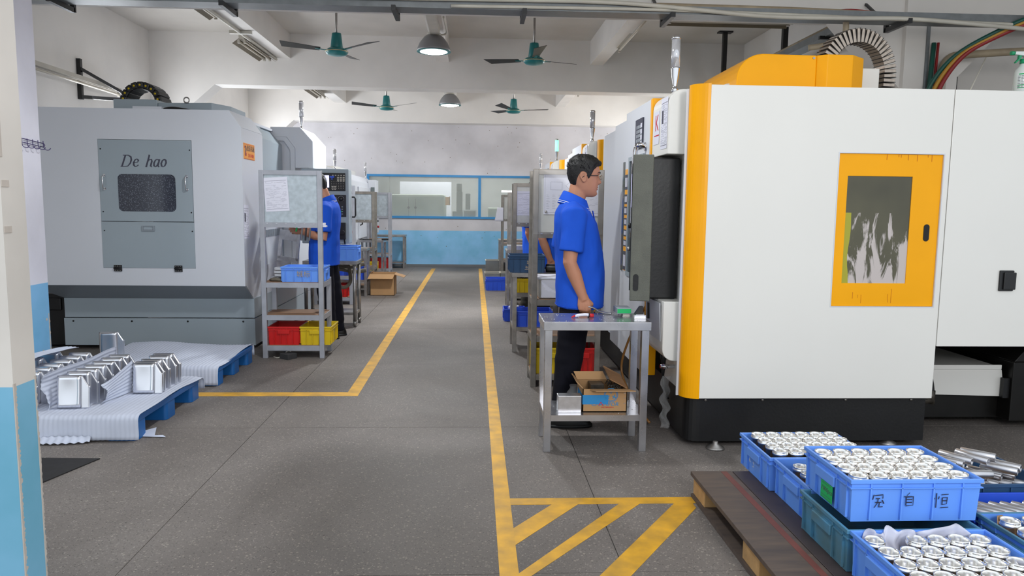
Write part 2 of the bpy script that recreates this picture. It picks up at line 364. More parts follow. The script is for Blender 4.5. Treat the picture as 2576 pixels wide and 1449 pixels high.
M['powder'] = mat('grey_green_powder_coat', (104, 106, 96), 0.5, var=0.12, scale=14, bump=0.35, bscale=240)
M['steel'] = mat('stainless_steel', (196, 196, 200), 0.28, 0.92, var=0.1, scale=8)
M['steel2'] = mat('brushed_steel', (178, 174, 170), 0.36, 0.85, var=0.18, scale=12)
M['chrome'] = mat('chrome', (225, 225, 228), 0.08, 1.0, var=0)
M['alu'] = mat('machined_aluminium', (236, 237, 242), 0.24, 0.95, var=0.04, scale=5)
M['alu2'] = mat('turned_aluminium', (244, 243, 240), 0.22, 0.92, var=0.03, scale=5)
M['alu3'] = mat('milled_aluminium', (206, 206, 210), 0.34, 0.9, var=0.08, scale=30)
M['rack'] = mat('painted_steel_angle', (176, 178, 186), 0.45, 0.35, var=0.1, scale=10)
M['rack2'] = mat('worn_steel_angle', (150, 144, 136), 0.42, 0.55, var=0.16, scale=14)
M['galv'] = mat('galvanised_sheet', (196, 206, 212), 0.38, 0.55, var=0.12, scale=22)
M['board'] = mat('film_wrapped_board', (206, 206, 200), 0.4, 0.1, var=0.08, scale=9)
M['paper'] = mat('paper', (226, 226, 238), 0.7, var=0.02)
M['ink'] = mat('print_ink', (70, 70, 84), 0.7, var=0)
M['ink2'] = mat('pale_print_ink', (150, 150, 166), 0.7, var=0)
M['red'] = mat('red_ink', (196, 30, 44), 0.6, var=0)
M['chipboard'] = mat('brown_fibreboard', (150, 116, 88), 0.7, var=0.1, scale=10)
M['carton'] = mat('cardboard', (176, 136, 92), 0.75, var=0.06, scale=8)
M['carton2'] = mat('cardboard_edge', (150, 110, 72), 0.8, var=0.15, scale=60)
M['cblue'] = mat('blue_crate_plastic', (104, 158, 246), 0.38, var=0.05, scale=5)
M['cblue2'] = mat('deep_blue_crate_plastic', (40, 82, 206), 0.4, var=0.06, scale=6)
M['cteal'] = mat('weathered_blue_crate_plastic', (72, 138, 176), 0.5, var=0.1, scale=7, col2=(84, 108, 106))
M['cnavy'] = mat('dull_blue_crate_plastic', (38, 74, 112), 0.45, var=0.1)
M['cred'] = mat('red_crate_plastic', (206, 24, 22), 0.4, var=0.08)
M['cyel'] = mat('yellow_crate_plastic', (220, 188, 16), 0.4, var=0.08)
M['pblue'] = mat('blue_pallet_plastic', (24, 98, 168), 0.42, var=0.08, scale=5)
M['foam'] = mat('packing_foam', (206, 212, 228), 0.7, var=0.03, scale=12)
M['film'] = mat('white_film', (228, 230, 246), 0.35, var=0.04, scale=10, alpha=0.72)
M['clear'] = mat('clear_film', (210, 210, 210), 0.12, var=0.0, alpha=0.16)
M['ply'] = mat('worn_plywood', (98, 84, 74), 0.6, var=0.14, scale=5, col2=(72, 63, 60), stretch=(1, 6, 1))
M['ply2'] = mat('dark_plywood', (66, 56, 56), 0.55, var=0.14, scale=5, stretch=(1, 6, 1))
M['plyred'] = mat('red_brown_paint_stripe', (118, 66, 58), 0.6, var=0.15, scale=12)
M['wood'] = mat('pressed_wood_block', (196, 156, 104), 0.75, var=0.15, scale=16, bump=0.4, bscale=140)
M['rubber'] = mat('black_rubber_mat', (38, 36, 36), 0.7, var=0.12, scale=20)
M['fan'] = mat('teal_enamel', (24, 120, 122), 0.35, var=0.06)
M['fanbl'] = mat('dark_fan_blade', (44, 44, 42), 0.5, var=0.1)
M['fandark'] = mat('blackened_motor_cover', (34, 34, 36), 0.5, var=0.1)
M['shade'] = mat('lamp_shade_metal', (150, 150, 152), 0.4, 0.3, var=0.06)
M['tubeoff'] = mat('unlit_tube_glass', (196, 188, 172), 0.35, var=0.04)
M['fix'] = mat('light_fixture_enamel', (190, 184, 172), 0.5, var=0.08)
M['fixin'] = mat('dusty_reflector', (120, 110, 92), 0.6, var=0.12)
M['bulb'] = mat('lit_bulb', (255, 255, 255), 0.5, var=0, emit=(255, 255, 255), estr=9)
M['reflector'] = mat('white_reflector', (240, 240, 238), 0.35, var=0)
M['galvtray'] = mat('galvanised_tray', (132, 136, 138), 0.45, 0.5, var=0.12, scale=12)
M['pvc'] = mat('white_conduit', (206, 202, 190), 0.45, var=0.08, scale=5)
M['pvcd'] = mat('dusty_conduit', (176, 160, 134), 0.55, var=0.18, scale=6)
M['hgreen'] = mat('green_cable', (22, 84, 72), 0.45); M['hyellow'] = mat('yellow_cable', (190, 140, 44), 0.45); M['hred'] = mat('red_cable', (150, 38, 40), 0.45)
M['purple'] = mat('purple_wire', (58, 44, 100), 0.4)
M['skin'] = mat('skin', (190, 134, 106), 0.5, var=0.05, scale=10, spec=0.35)
M['polo'] = mat('blue_polo_cloth', (32, 88, 210), 0.8, var=0.05, scale=6, bump=0.2, bscale=400, spec=0.2)
M['polow'] = mat('white_collar_stripe', (226, 228, 240), 0.8, var=0)
M['trs'] = mat('black_trouser_cloth', (20, 20, 30), 0.85, var=0.1, spec=0.2)
M['trg'] = mat('olive_grey_trouser_cloth', (66, 64, 56), 0.85, var=0.1, spec=0.2)
M['shoe'] = mat('black_shoe', (20, 18, 18), 0.4)
M['shoer'] = mat('red_shoe_trim', (150, 30, 34), 0.5)
M['hair'] = mat('black_hair', (16, 14, 14), 0.5, var=0.2, scale=60, bump=0.6, bscale=260)
M['eye'] = mat('eye', (30, 22, 20), 0.15, var=0)
M['gold'] = mat('pale_gold_wire', (190, 176, 140), 0.25, 0.9, var=0)
M['lens'] = mat('spectacle_lens', (235, 235, 240), 0.03, var=0, alpha=0.18)
M['green'] = mat('green_label', (20, 176, 96), 0.6, var=0.05)
M['green2'] = mat('green_plastic', (20, 150, 100), 0.4, var=0.04)
M['bottle'] = mat('milky_plastic', (216, 224, 220), 0.3, var=0.03)
M['screen'] = mat('lit_screen', (216, 214, 250), 0.3, var=0, emit=(206, 204, 248), estr=0.9)
M['led'] = mat('red_led_digits', (255, 40, 60), 0.4, var=0, emit=(255, 50, 80), estr=3)
M['towerglass'] = mat('clear_ribbed_lens', (222, 222, 226), 0.1, 0.5, var=0.05, scale=60, alpha=0.92)
M['towergreen'] = mat('lit_green_lens', (190, 255, 210), 0.3, var=0, emit=(70, 255, 140), estr=3.5)
M['wfoil'] = mat('window_frame_blue', (60, 142, 200), 0.45, var=0.05)
M['haze'] = mat('hazy_window_glass', (206, 212, 206), 0.35, var=0.1, scale=2.5, alpha=0.34)
M['beyond'] = mat('pale_green_grey_enamel', (176, 184, 170), 0.5, var=0.06)
M['dark'] = mat('dark_machine_shadow_grey', (66, 66, 68), 0.6, var=0.2, scale=5)  # mottled dark grey shared by machines, blocks and the far room's floor
M['bwall'] = mat('room_beyond_paint', (182, 182, 182), 0.7, var=0.06)
M['wlight'] = mat('lit_tube', (255, 255, 250), 0.4, var=0, emit=(255, 255, 246), estr=5)
M['plate'] = mat('orange_name_plate', (244, 158, 30), 0.4, var=0.02)
M['smear'] = smear_mat('scraped_window_film')
M['lglass'] = speckle_mat('coolant_spattered_glass', (62, 66, 78), (150, 158, 172), 150, 0.5, 0.12)
M['oil'] = mat('greasy_black_metal', (20, 18, 16), 0.4, 0.2, var=0.3, scale=8)
M['rope'] = mat('dirty_webbing', (112, 106, 94), 0.85, var=0.15, scale=20)
M['swarf'] = mat('bright_swarf', (210, 210, 214), 0.25, 0.9, var=0.1)
M['grease'] = mat('greasy_parts', (84, 78, 70), 0.4, 0.5, var=0.3, scale=30)
M['glassd'] = mat('dim_door_glass', (98, 108, 108), 0.12, 0.1, var=0.1)
M['concrete'] = mat('chipped_plaster', (200, 190, 180), 0.85, var=0.1, scale=20)
M['marker'] = mat('marker_ink', (30, 34, 60), 0.6, var=0)
M['gold2'] = mat('faded_stencil_paint', (168, 152, 130), 0.7, var=0)
M['ctext'] = mat('carton_blue_print', (40, 132, 190), 0.7, var=0.04)
# ------------------------------------------------------------------ the building
fl = struct('floor', MB().box(-5, 6.7, -3, 17.1, -0.12, -0.006), M['joint'])
xs = [-5.0, -3.27, -1.34, 0.59, 2.52, 4.45, 6.7]; ys = [-3.0, -1.09, 0.8, 2.69, 4.58, 6.47, 8.36, 10.25, 12.14, 14.03, 15.92, 17.0]
for i in range(len(xs) - 1):
    for j in range(len(ys) - 1):
        MB().box(xs[i] + .0018, xs[i + 1] - .0018, ys[j] + .0018, ys[j + 1] - .0018, -0.006, 0.0).build('floor_slab', M['floor'], fl, w=True)
struct('ceiling', MB().box(-5, 6.7, 2.33, 17.15, 3.95, 4.1), M['ceil'])
struct('wall_left', MB().box(-5.05, -4.9, 2.33, 17.15, 0, 3.95), M['wall'])
struct('wall_right', MB().box(4.2, 4.35, 7.3, 17.15, 0, 3.95).box(4.35, 6.7, 7.6, 7.75, 0, 3.95).box(6.6, 6.75, 2.33, 7.6, 0, 3.95), M['wall'])
wf = struct('wall_front', MB().box(-2.0, -1.43, 2.33, 2.45, 0, 3.95), M['dado2'])
# ragged plaster along the edge of the opening
def ragged(name, parent, x, ya, z0, z1, n, seed, wid):
    rnd = random.Random(seed); mb = MB(); vs = []; fs = []
    for i in range(n + 1):
        z = z0 + (z1 - z0) * i / n; a = wid * (0.15 + rnd.random() * 0.5); b = wid * (0.5 + rnd.random() * 0.9)
        vs += [(x + .0015, ya + .0005, z), (x + .0015, ya + b, z), (x - .001, ya - .001, z), (x - .001, ya + b, z)]
    for i in range(n):
        k = 4 * i; fs += [(k, k + 1, k + 5, k + 4), (k + 1, k + 3, k + 7, k + 5), (k, k + 4, k + 6, k + 2)]
    mb.add(vs, fs).build(name, M['concrete'], parent, w=True)
ragged('plaster_chip', wf, -1.43, 2.33, 0.0, 0.83, 150, 3, 0.012)
ragged('plaster_chip', wf, -1.43, 2.441, 0.0, 0.83, 130, 5, 0.008)
MB().add([(-1.4285, 2.35, 0.06), (-1.4285, 2.40, 0.02), (-1.4285, 2.43, 0.07), (-1.4285, 2.425, 0.14), (-1.4285, 2.39, 0.12), (-1.4285, 2.36, 0.13)], [(0, 1, 2, 3, 4, 5)]).build('plaster_chip', M['concrete'], wf, w=True)
# worn putty and tape strips on the jamb
for (z0, z1, a, b) in ((1.53, 1.68, 2.33, 2.345), (1.44, 1.46, 2.335, 2.37), (1.30, 1.32, 2.335, 2.37)):
    MB().box(-1.431, -1.428, a, b, z0, z1).build('tape_strip', M['concrete'], wf, w=True)

lc = struct('column', MB().box(-3.43, -3.03, 4.86, 5.40, 0, 3.95), M['dado'])
lc['label'] = 'white column with blue dado and chipped paint, holding a wire hook rail'
ragged('plaster_chip', lc, -3.03, 5.385, 0.0, 0.6, 30, 9, 0.012)
for (y, z, s) in ((5.3, 0.33, .022), (5.34, 0.25, .03), (5.26, 0.27, .008), (5.36, .56, .012), (5.22, .18, .015), (5.37, .12, .02)):
    rnd = random.Random(int(y * 100 + z * 1000))
    pts = [(-3.0285, y + s * (.5 + .6 * rnd.random()) * math.cos(a), z + s * (.7 + .8 * rnd.random()) * math.sin(a)) for a in [2 * PI * k / 9 for k in range(9)]]
    MB().add(pts, [tuple(range(9))]).build('paint_chip', M['concrete'], lc, w=True)
rc = struct('column', MB().box(4.0, 4.52, 6.9, 7.3, 0, 3.95), M['wall'])
MB().box(4.195, 4.225, 6.885, 6.9, 0, 3.18).build('metal_strip', M['galvtray'], rc, w=True)
MB().prism([(4.0, 2.55), (3.38, 3.19), (4.0, 3.19)], 'xz', 6.96, 7.24).build('haunch', M['wall'], rc, w=True)
MB().prism([(4.52, 2.62), (5.05, 3.19), (4.52, 3.19)], 'xz', 6.96, 7.24).build('haunch', M['wall'], rc, w=True)

struct('beam', MB().prism([(-4.9, 3.95), (-4.9, 2.35), (-3.94, 3.18), (3.35, 3.18), (4.2, 2.45), (4.2, 3.95)], 'xz', 11.7, 12.05), M['wall'])
struct('beam', MB().prism([(-4.9, 3.95), (-4.9, 2.35), (-3.94, 3.2), (3.35, 3.2), (4.2, 2.45), (4.2, 3.95)], 'xz', 16.62, 17.0), M['wall'])
struct('beam', MB().box(-4.9, 6.6, 6.95, 7.25, 3.18, 3.95), M['wall'])
for (x0, x1) in ((-3.04, -2.80), (-0.60, -0.40), (1.78, 1.98)):
    for (y0, y1) in ((7.25, 11.7), (12.05, 16.62)):
        struct('beam', MB().box(x0, x1, y0, y1, 3.585, 3.95), M['wall'])

# far wall with its long blue-framed window
WX0, WX1, WZ0, WZ1 = -2.42, 3.6, 1.095, 2.08
struct('wall_back', MB().box(-5, WX0, 17.0, 17.15, 0, 3.95).box(WX1, 4.4, 17.0, 17.15, 0, 3.95).box(WX0, WX1, 17.0, 17.15, 0, WZ0).box(WX0, WX1, 17.0, 17.15, WZ1, 3.95), M['far'])
w1 = struct('window_1', MB().frame('xz', 16.97, 17.06, (WX0, WX1, WZ0, WZ1), (WX0 + .05, WX1 - .05, WZ0 + .05, WZ1 - .05)), M['wfoil'])
for x in (0.09, 1.95):
    MB().box(x, x + .06, 16.97, 17.06, WZ0 + .05, WZ1 - .05).build('mullion', M['wfoil'], w1, w=True)
for (x0, x1, y) in ((WX0 + .05, -1.92, 17.012), (-1.93, 0.09, 17.02), (.15, 1.95, 17.012), (2.01, WX1 - .05, 17.02)):
    MB().box(x0, x1, y, y + .005, WZ0 + .05, WZ1 - .05).build('pane', M['haze'], w1, w=True)
struct('baseboard_back', MB().box(-4.9, 4.2, 16.985, 17.0, 0, 0.05), mat('grey_skirting', (120, 122, 124), 0.6))
# the room behind that window
struct('wall_beyond', MB().box(-4.2, 5.2, 21.5, 21.6, 0, 3.2).box(-4.3, -4.2, 17.15, 21.5, 0, 3.2).box(5.2, 5.3, 17.15, 21.5, 0, 3.2), M['bwall'])
struct('ceiling_beyond', MB().box(-4.3, 5.3, 17.15, 21.6, 3.2, 3.3), M['bwall'])
struct('floor_beyond', MB().box(-4.3, 5.3, 17.15, 21.6, -0.1, 0.0), M['dark'])
area('room_beyond_light', (0.2, 19.3, 3.1), (0.2, 19.3, 0), 5.0, 1.5, 160, (0.95, 1, 0.96))
# daylit windows low behind the machines; the east row is added, unseen, for light
for k, y in enumerate((9.4, 12.6, 14.6)):
    for (nm, x, xi, z1) in (('window_%d' % (2 + k), -4.9, 1, 2.5), ('window_%d' % (5 + k), 4.2, -1, 2.4)):
        wo = struct(nm, MB().frame('yz', min(x, x + .04 * xi), max(x, x + .04 * xi), (y, y + 1.7, 1.3, z1), (y + .05, y + 1.65, 1.35, z1 - .05)), M['pvc'])
        MB().box(min(x + .005 * xi, x + .02 * xi), max(x + .005 * xi, x + .02 * xi), y + .05, y + 1.65, 1.35, z1 - .05).build('pane', mat('daylit_pane', (235, 242, 250), 0.3, var=0, emit=(225, 238, 255), estr=1.2), wo, w=True)

# painted aisle lines
l1 = struct('floor_marking', MB().box(-0.935, -0.845, 5.355, 16.4, 0, .0012).box(-2.05, -0.935, 5.355, 5.465, 0, .0012), M['yline'])
l1['label'] = 'yellow aisle line with a square corner, beside the blue pallets'
l2 = struct('floor_marking', MB().box(0.105, 0.18, 1.2, 16.46, 0, .0012), M['yline']); l2['label'] = 'long straight yellow aisle line running past the steel table'
hm = thing('floor_marking', 'yellow hatched floor marking beside the wooden pallet', None, (0.6, 2.9, 0)); hm['kind'] = 'structure'
MB().box(0.18, 1.065, 3.345, 3.42, 0, .0012).build('stripe', M['yline'], hm, w=True)
for q in (((0.18, 3.09), (0.18, 2.93), (0.50, 3.345), (0.375, 3.345)), ((0.18, 2.69), (0.18, 2.615), (0.795, 3.345), (0.695, 3.345)), ((0.18, 2.22), (0.285, 2.2), (1.05, 3.29), (1.05, 3.345), (0.96, 3.345)), ((0.5, 1.8), (0.62, 1.8), (1.05, 2.45), (1.05, 2.62))):
    MB().prism(list(q), 'xy', 0, .0012).build('stripe', M['yline'], hm, w=True)
mt = MB().prism([(-2.03, 4.015), (-2.75, 4.045), (-2.75, 2.9), (-2.36, 2.95)], 'xy', 0.0, 0.006).build('floor_mat', M['rubber'], None)
tag(mt, 'flat black rubber mat on the floor by the blue column', 'mat')

# ------------------------------------------------------------------ under the ceiling
tr = thing('cable_tray', 'long galvanised cable tray crossing the room below the ceiling', 'cable tray', (0.9, 6.3, 2.995))
MB().box(-4.9, 4.75, 6.26, 6.27, 2.995, 3.06).box(-4.9, 4.75, 6.27, 6.44, 2.995, 3.002).box(-4.9, 4.75, 6.44, 6.45, 2.995, 3.06).build('channel', M['galvtray'], tr, w=True)
for x in (-3.35, -2.02, -0.66, 0.40, 1.62, 3.62):
    MB().bar((x, 6.19, 2.975), (x, 6.56, 2.975), .035, .04).bar((x, 6.56, 2.96), (x, 6.56, 3.05), .035).build('bracket', M['blackpl'], tr, w=True)
    MB().bar((x, 6.555, 3.03), (x, 6.94, 3.30), .02).build('hanger', M['blackpl'], tr, w=True)
def pipe(label, pts, r, m, cat='pipe', name='conduit', group=None):
    return tag(MB().tube(pts, r, 8).build(name, m, None), label, cat, group)
def sag(pts, n=8):
    """smooth curve through points (Catmull-Rom)"""
    P = [Vector(p) for p in pts]; out = []
    for i in range(len(P) - 1):
        a, b, c, d = P[max(i - 1, 0)], P[i], P[i + 1], P[min(i + 2, len(P) - 1)]
        for k in range(n):
            t = k / n; out.append(0.5 * ((2 * b) + (c - a) * t + (2 * a - 5 * b + 4 * c - d) * t * t + (3 * b - a - 3 * c + d) * t ** 3))
    return out + [P[-1]]
pipe('white conduit along the outer edge of the cable tray, sagging towards the cream machine', sag([(-2.6, 6.24, 3.055), (-0.5, 6.235, 3.06), (1.0, 6.235, 3.07), (1.75, 6.225, 3.03), (2.4, 6.215, 2.985), (3.1, 6.21, 2.985), (3.7, 6.21, 2.99), (4.7, 6.21, 2.93)]), .018, M['pvc'])
pipe('white conduit hugging the cable tray front, under the sagging one', sag([(-0.2, 6.243, 3.01), (1.0, 6.243, 3.02), (1.8, 6.243, 3.02), (3.2, 6.243, 3.0), (4.7, 6.243, 2.975)]), .014, M['pvc'])
pipe('dusty cream pipe lying in the cable tray above the cream machine', sag([(1.5, 6.31, 3.07), (2.6, 6.31, 3.065), (3.3, 6.31, 3.05), (4.0, 6.31, 3.03)]), .026, M['pvcd'])
pipe('short white pipe elbow dropping from the tray behind the chain arch', sag([(3.16, 6.38, 3.03), (3.17, 6.4, 2.9), (3.1, 6.43, 2.83), (2.9, 6.5, 2.8)], 5), .026, M['pvcd'])
pipe('dusty pipe bend between the column and the sloping haunch', sag([(4.3, 6.82, 2.2), (4.3, 6.82, 2.6), (4.36, 6.8, 2.80), (4.55, 6.74, 2.83), (5.1, 6.6, 2.85)], 6), .034, M['pvcd'])
pipe('flat white trunking running down the grey column', [(4.36, 6.86, 2.0), (4.37, 6.86, 2.78)], .02, M['pvc'], name='trunking')
for k, (m, lab, dx) in enumerate(((M['hgreen'], 'dark green cable drooping from the tray onto the cream machine', 0), (M['hyellow'], 'mustard yellow cable drooping from the tray onto the cream machine', .03), (M['hred'], 'dull red cable drooping behind the yellow cable', .055))):
    pipe(lab, sag([(4.02 + dx * 1.5, 6.66 - dx, 2.1), (4.06 + dx * 1.3, 6.62 - dx, 2.45), (4.2 + dx, 6.5 - dx, 2.74), (4.45 + dx * .4, 6.3, 2.93 - dx * .6), (4.75, 6.15, 3.06 - dx * .8), (5.05, 6.05, 3.1 - dx * .5)]), .019, m, 'cable', 'cable')
pipe('bunched dark green hose hanging beside the column metal strip', [(4.24, 6.86, 2.2), (4.235, 6.86, 2.6), (4.25, 6.86, 2.95)], .02, M['hgreen'], 'cable', 'cable')
pipe('thin red hose hanging beside the column metal strip', [(4.28, 6.85, 2.2), (4.275, 6.85, 2.6), (4.285, 6.85, 2.95)], .012, M['hred'], 'cable', 'cable')
pipe('thin white rod leaning up from the cream machine top', [(3.06, 4.6, 2.05), (3.4, 4.9, 2.42)], .004, M['pvc'], 'rod', 'rod')
pipe('loose red cable lying on top of the cable tray', sag([(2.9, 6.4, 3.06), (3.2, 6.38, 3.1), (3.6, 6.38, 3.06)]), .007, M['hred'], 'cable', 'cable')
# tray running away along the wall
tr2 = thing('cable_tray', 'narrow cable tray with pipes running away along the side wall', 'cable tray', (3.62, 8.2, 3.16))
MB().box(3.55, 3.56, 7.25, 11.6, 3.15, 3.22).box(3.56, 3.7, 7.25, 11.6, 3.15, 3.157).box(3.7, 3.71, 7.25, 11.6, 3.15, 3.22).build('channel', M['galvtray'], tr2, w=True)
for x in (3.59, 3.64): MB().cyl((x, 7.25, 3.24), (x, 11.6, 3.24), .02, 8).build('pipe', M['pvcd'], tr2, w=True)
for y in (7.6, 9.4, 11.2): MB().bar((3.5, y, 3.14), (4.19, y, 3.14), .035).build('bracket', M['blackpl'], tr2, w=True)
for (x, y, z0, lab) in ((3.62, 10.9, 2.75, 'black hanging steel post with a top plate, beside the far beam'), (3.72, 9.0, 3.0, 'black hanging steel post between the tube light and the tray')):
    t = thing('hanger_post', lab, 'post', (x, y, z0))
    MB().box(x - .03, x + .03, y - .03, y + .03, z0, 3.94).build('post', M['blackpl'], t, w=True)
    MB().box(x - .1, x + .1, y - .06, y + .06, 3.93, 3.95).build('top_plate', M['blackpl'], t, w=True)
t = thing('hanger_post', 'thick black post standing behind the cream machine near the spray bottle', 'post', (4.75, 7.2, 1.6))
MB().box(4.72, 4.79, 7.3, 7.37, 0.0, 3.1).build('post', M['blackpl'], t, w=True)
# wall bracket and the old tube fitting over the grey machine
t = thing('wall_bracket', 'black triangular steel bracket on the white side wall', 'bracket', (-4.88, 9.7, 2.66))
MB().box(-4.9, -4.85, 9.6, 9.65, 2.65, 3.14).build('upright', M['blackpl'], t, w=True)
MB().bar((-4.875, 9.62, 2.68), (-4.3, 9.9, 2.68), .04).build('arm', M['blackpl'], t, w=True)
MB().bar((-4.875, 9.62, 3.03), (-4.35, 9.88, 2.70), .035).build('brace', M['blackpl'], t, w=True)
def fixture(label, a, b, twin=True, hang=0.0, group=None):
    """batten light with reflector wings; a, b ends of the body axis"""
    a = Vector(a); b = Vector(b); d = (b - a).normalized(); s = d.cross(Vector((0, 0, 1))); up = Vector((0, 0, 1))
    t = thing('tube_light', label, 'ceiling light', (a + b) / 2, 0, group)
    MB().bar(a, b, .07, .05).build('body', M['fix'], t, w=True)
    if twin:
        for k in (-1, 1):
            q = [s * k * .035 - up * .025, s * k * .12 - up * .085, s * k * .12 - up * .081, s * k * .035 - up * .018]
            MB().add([a + p for p in q] + [b + p for p in q], [(0, 1, 2, 3), (7, 6, 5, 4)] + [(i, (i + 1) % 4, 4 + (i + 1) % 4, 4 + i) for i in range(4)]).build('reflector', M['fixin'], t, w=True)
    for k in ((-1, 1) if twin else (0,)):
        o = s * k * .04 - up * .055
        MB().cyl(a + o + d * .03, b + o - d * .03, .015, 10).build('tube', M['tubeoff'], t, w=True)
        e = MB()
        for p, q in ((a, 1), (b, -1)): e.bar(p + o * 1.0 + d * .0 * q, p + o + d * .03 * q, .03, .05)
        e.build('lamp_holder', M['fix'], t, w=True)
    return t
fixture('twin tube light under the beam, part hidden by the cable tray', (-3.1, 8.45, 3.68), (-3.1, 9.45, 3.68))
fixture('twin tube light with dusty wings at the beam end over the grey machine', (-3.12, 10.35, 3.60), (-3.12, 11.6, 3.60))
fixture('small far twin tube light in the rear bay beside the fan', (-3.02, 13.6, 3.56), (-3.02, 15.2, 3.56))
fixture('single bare tube light on the side of the beam above the yellow machine', (1.98, 8.7, 3.62), (1.98, 10.4, 3.60), False)
fixture('small far bare tube light on the beam side in the rear bay', (2.0, 13.3, 3.6), (2.0, 14.6, 3.6), False)
t = fixture('long dark tube light hung crosswise just behind the tray', (1.92, 7.5, 3.31), (3.16, 7.5, 3.31))
for x in (2.1, 3.0): MB().cyl((x, 7.5, 3.32), (x, 7.5, 3.95), .006, 8).build('hanging_rod', M['blackpl'], t, w=True)
t = fixture('lit-looking white tube light tilted on the side wall above the grey machine', (-4.72, 7.6, 2.86), (-4.72, 10.3, 2.86), False)
tag(MB().cyl((-3.0, 7.3, 3.56), (-3.0, 11.65, 3.56), .02, 8).bar((-3.13, 9.9, 3.56), (-2.85, 9.9, 3.56), .04).build('conduit', M['pvc'], None), 'white conduit strip with a clamp under the beam, linking two twin tube lights', 'pipe')

# ceiling fans
def make_fan():
    t = thing('ceiling_fan', '', 'ceiling fan', (0, 0, 0))          # origin at the hub; the rod rises to the ceiling
    MB().cyl((0, 0, .10), (0, 0, .66), .014, 10).build('rod', M['steel2'], t)
    MB().lathe([(.055, .69), (.058, .64), (.045, .585), (.02, .575)], n=20).build('ceiling_cup', M['fan'], t)
    MB().lathe([(.02, .215), (.055, .21), (.058, .19), (.075, .04), (.07, .03)], n=24).build('motor_cover', M['fan'], t)
    MB().lathe([(.03, .035), (.10, .03), (.135, .0), (.135, -.02), (.11, -.045), (.05, -.055), (0, -.057)], n=28).build('hub', M['fan'], t)
    MB().lathe([(.1375, -.002), (.1385, -.006), (.1375, -.012)], n=28).build('gold_band', M['gold'], t)
    for k in range(3):
        a = 2 * PI * k / 3; R_ = Matrix.Rotation(a, 4, 'Z') @ Matrix.Rotation(0.0, 4, 'X')
        mb = MB(); tilt = .22; vs = []; fs = []
        for i in range(6):
            r = .2 + .46 * i / 5; hw = .045 + .03 * i / 5; sk = .02 if i == 5 else 0
            for (s, z) in ((-1, 0), (1, 0), (1, .004), (-1, .004)): vs.append(R_ @ Vector((r + sk * s, s * hw, .01 + s * hw * tilt + z + .02 * (i / 5))))
        for i in range(5):
            for q in range(4): fs.append((4 * i + q, 4 * i + (q + 1) % 4, 4 * i + 4 + (q + 1) % 4, 4 * i + 4 + q))
        fs += [(3, 2, 1, 0), (20, 21, 22, 23)]
        bl = mb.add(vs, fs).build('blade', M['fanbl'], t)
        MB().bar(R_ @ Vector((.1, 0, .0)), R_ @ Vector((.26, 0, .012)), .03, .008).build('blade_arm', M['fan'], bl)
    return t
fan = make_fan(); fan['group'] = 'ceiling fans'
fan.location = (-1.69, 9.4, 3.255); fan.rotation_euler = (0, 0, math.radians(80)); fan['label'] = 'teal ceiling fan in the front bay between the twin tube light and the lit lamp'
copy_tree(fan, (0.745, 9.6, 3.235), math.radians(-88), 'teal ceiling fan with one blade pointing at the camera, in the front bay')
copy_tree(fan, (-1.66, 14.3, 3.215), math.radians(84), 'small far teal ceiling fan in the rear bay near the tube light')
copy_tree(fan, (0.735, 14.3, 3.2), math.radians(2), 'small far teal ceiling fan in the rear bay near the second beam light')

def make_lamp():
    t = thing('pendant_lamp', '', 'lamp', (0, 0, 0))                # origin at the rim
    MB().lathe([(.205, 0), (.2, .03), (.17, .10), (.12, .165), (.085, .19), (.085, .2), (.088, .2), (.125, .17), (.176, .105), (.207, .032), (.211, 0)], n=36).build('shade', M['shade'], t)
    MB().lathe([(.200, .004), (.193, .03), (.163, .098), (.115, .16), (.0, .165)], n=36).build('reflector', M['reflector'], t)
    MB().lathe([(.205, .0), (.213, .003), (.213, -.004), (.205, -.004)], n=36).build('rim', M['fan'], t)
    MB().lathe([(.086, .195), (.086, .225), (.055, .235), (.05, .25)], n=24).build('collar', M['pvc'], t)
    MB().lathe([(.05, .25), (.05, .30), (.035, .335), (.012, .35)], n=20).build('socket', M['shade'], t)
    MB().lathe([(0, -.028), (.09, -.022), (.16, -.008), (.199, .006)], n=36).build('diffuser', M['bulb'], t)
    MB().lathe([(0, .03), (.05, .035), (.085, .02), (.08, .07), (.04, .12), (.03, .16)], n=24).build('bulb', M['bulb'], t)
    MB().tube([(.0, 0, .35), (.006, 0, .40), (-.004, 0, .44)], .006, 6).build('chain', M['steel2'], t)
    MB().tube(sag([(.02, 0, .33), (.05, 0, .38), (.03, .02, .43)], 4), .005, 6).build('cord', M['blackpl'], t)
    return t
lp = make_lamp(); lp.location = (-0.52, 9.6, 3.315); lp['label'] = 'lit dome pendant lamp in the front bay, the larger of the two'; lp['group'] = 'pendant lamps'
copy_tree(lp, (-0.475, 14.4, 3.29), 0, 'smaller far lit dome pendant lamp in the rear bay')
copy_tree(lp, (-0.55, 4.8, 3.33), 0, 'lit dome pendant lamp over the stainless table')  # unseen third lamp, added to light the front bay
for (x, y, z, pw) in ((-0.52, 9.6, 3.27, 420), (-0.475, 14.4, 3.245, 230), (-0.55, 4.8, 3.285, 180)):  # the last spot sits in the added lamp over the table
    l = bpy.data.lights.new('pendant_light', 'SPOT'); l.energy = pw; l.shadow_soft_size = 0.15; l.spot_size = 2.8; l.spot_blend = 0.5; l.color = (0.95, 0.98, 1.0)
    o = bpy.data.objects.new('pendant_light', l); COL.objects.link(o); o.location = (x, y, z)
t = thing('starter_box', 'white control gear box under the beam above the nearer lamp', 'box', (-.5, 9.2, 3.5))
MB().box(-.56, -.44, 8.2, 9.5, 3.5, 3.585).build('housing', M['fix'], t, bevel=.006, w=True)
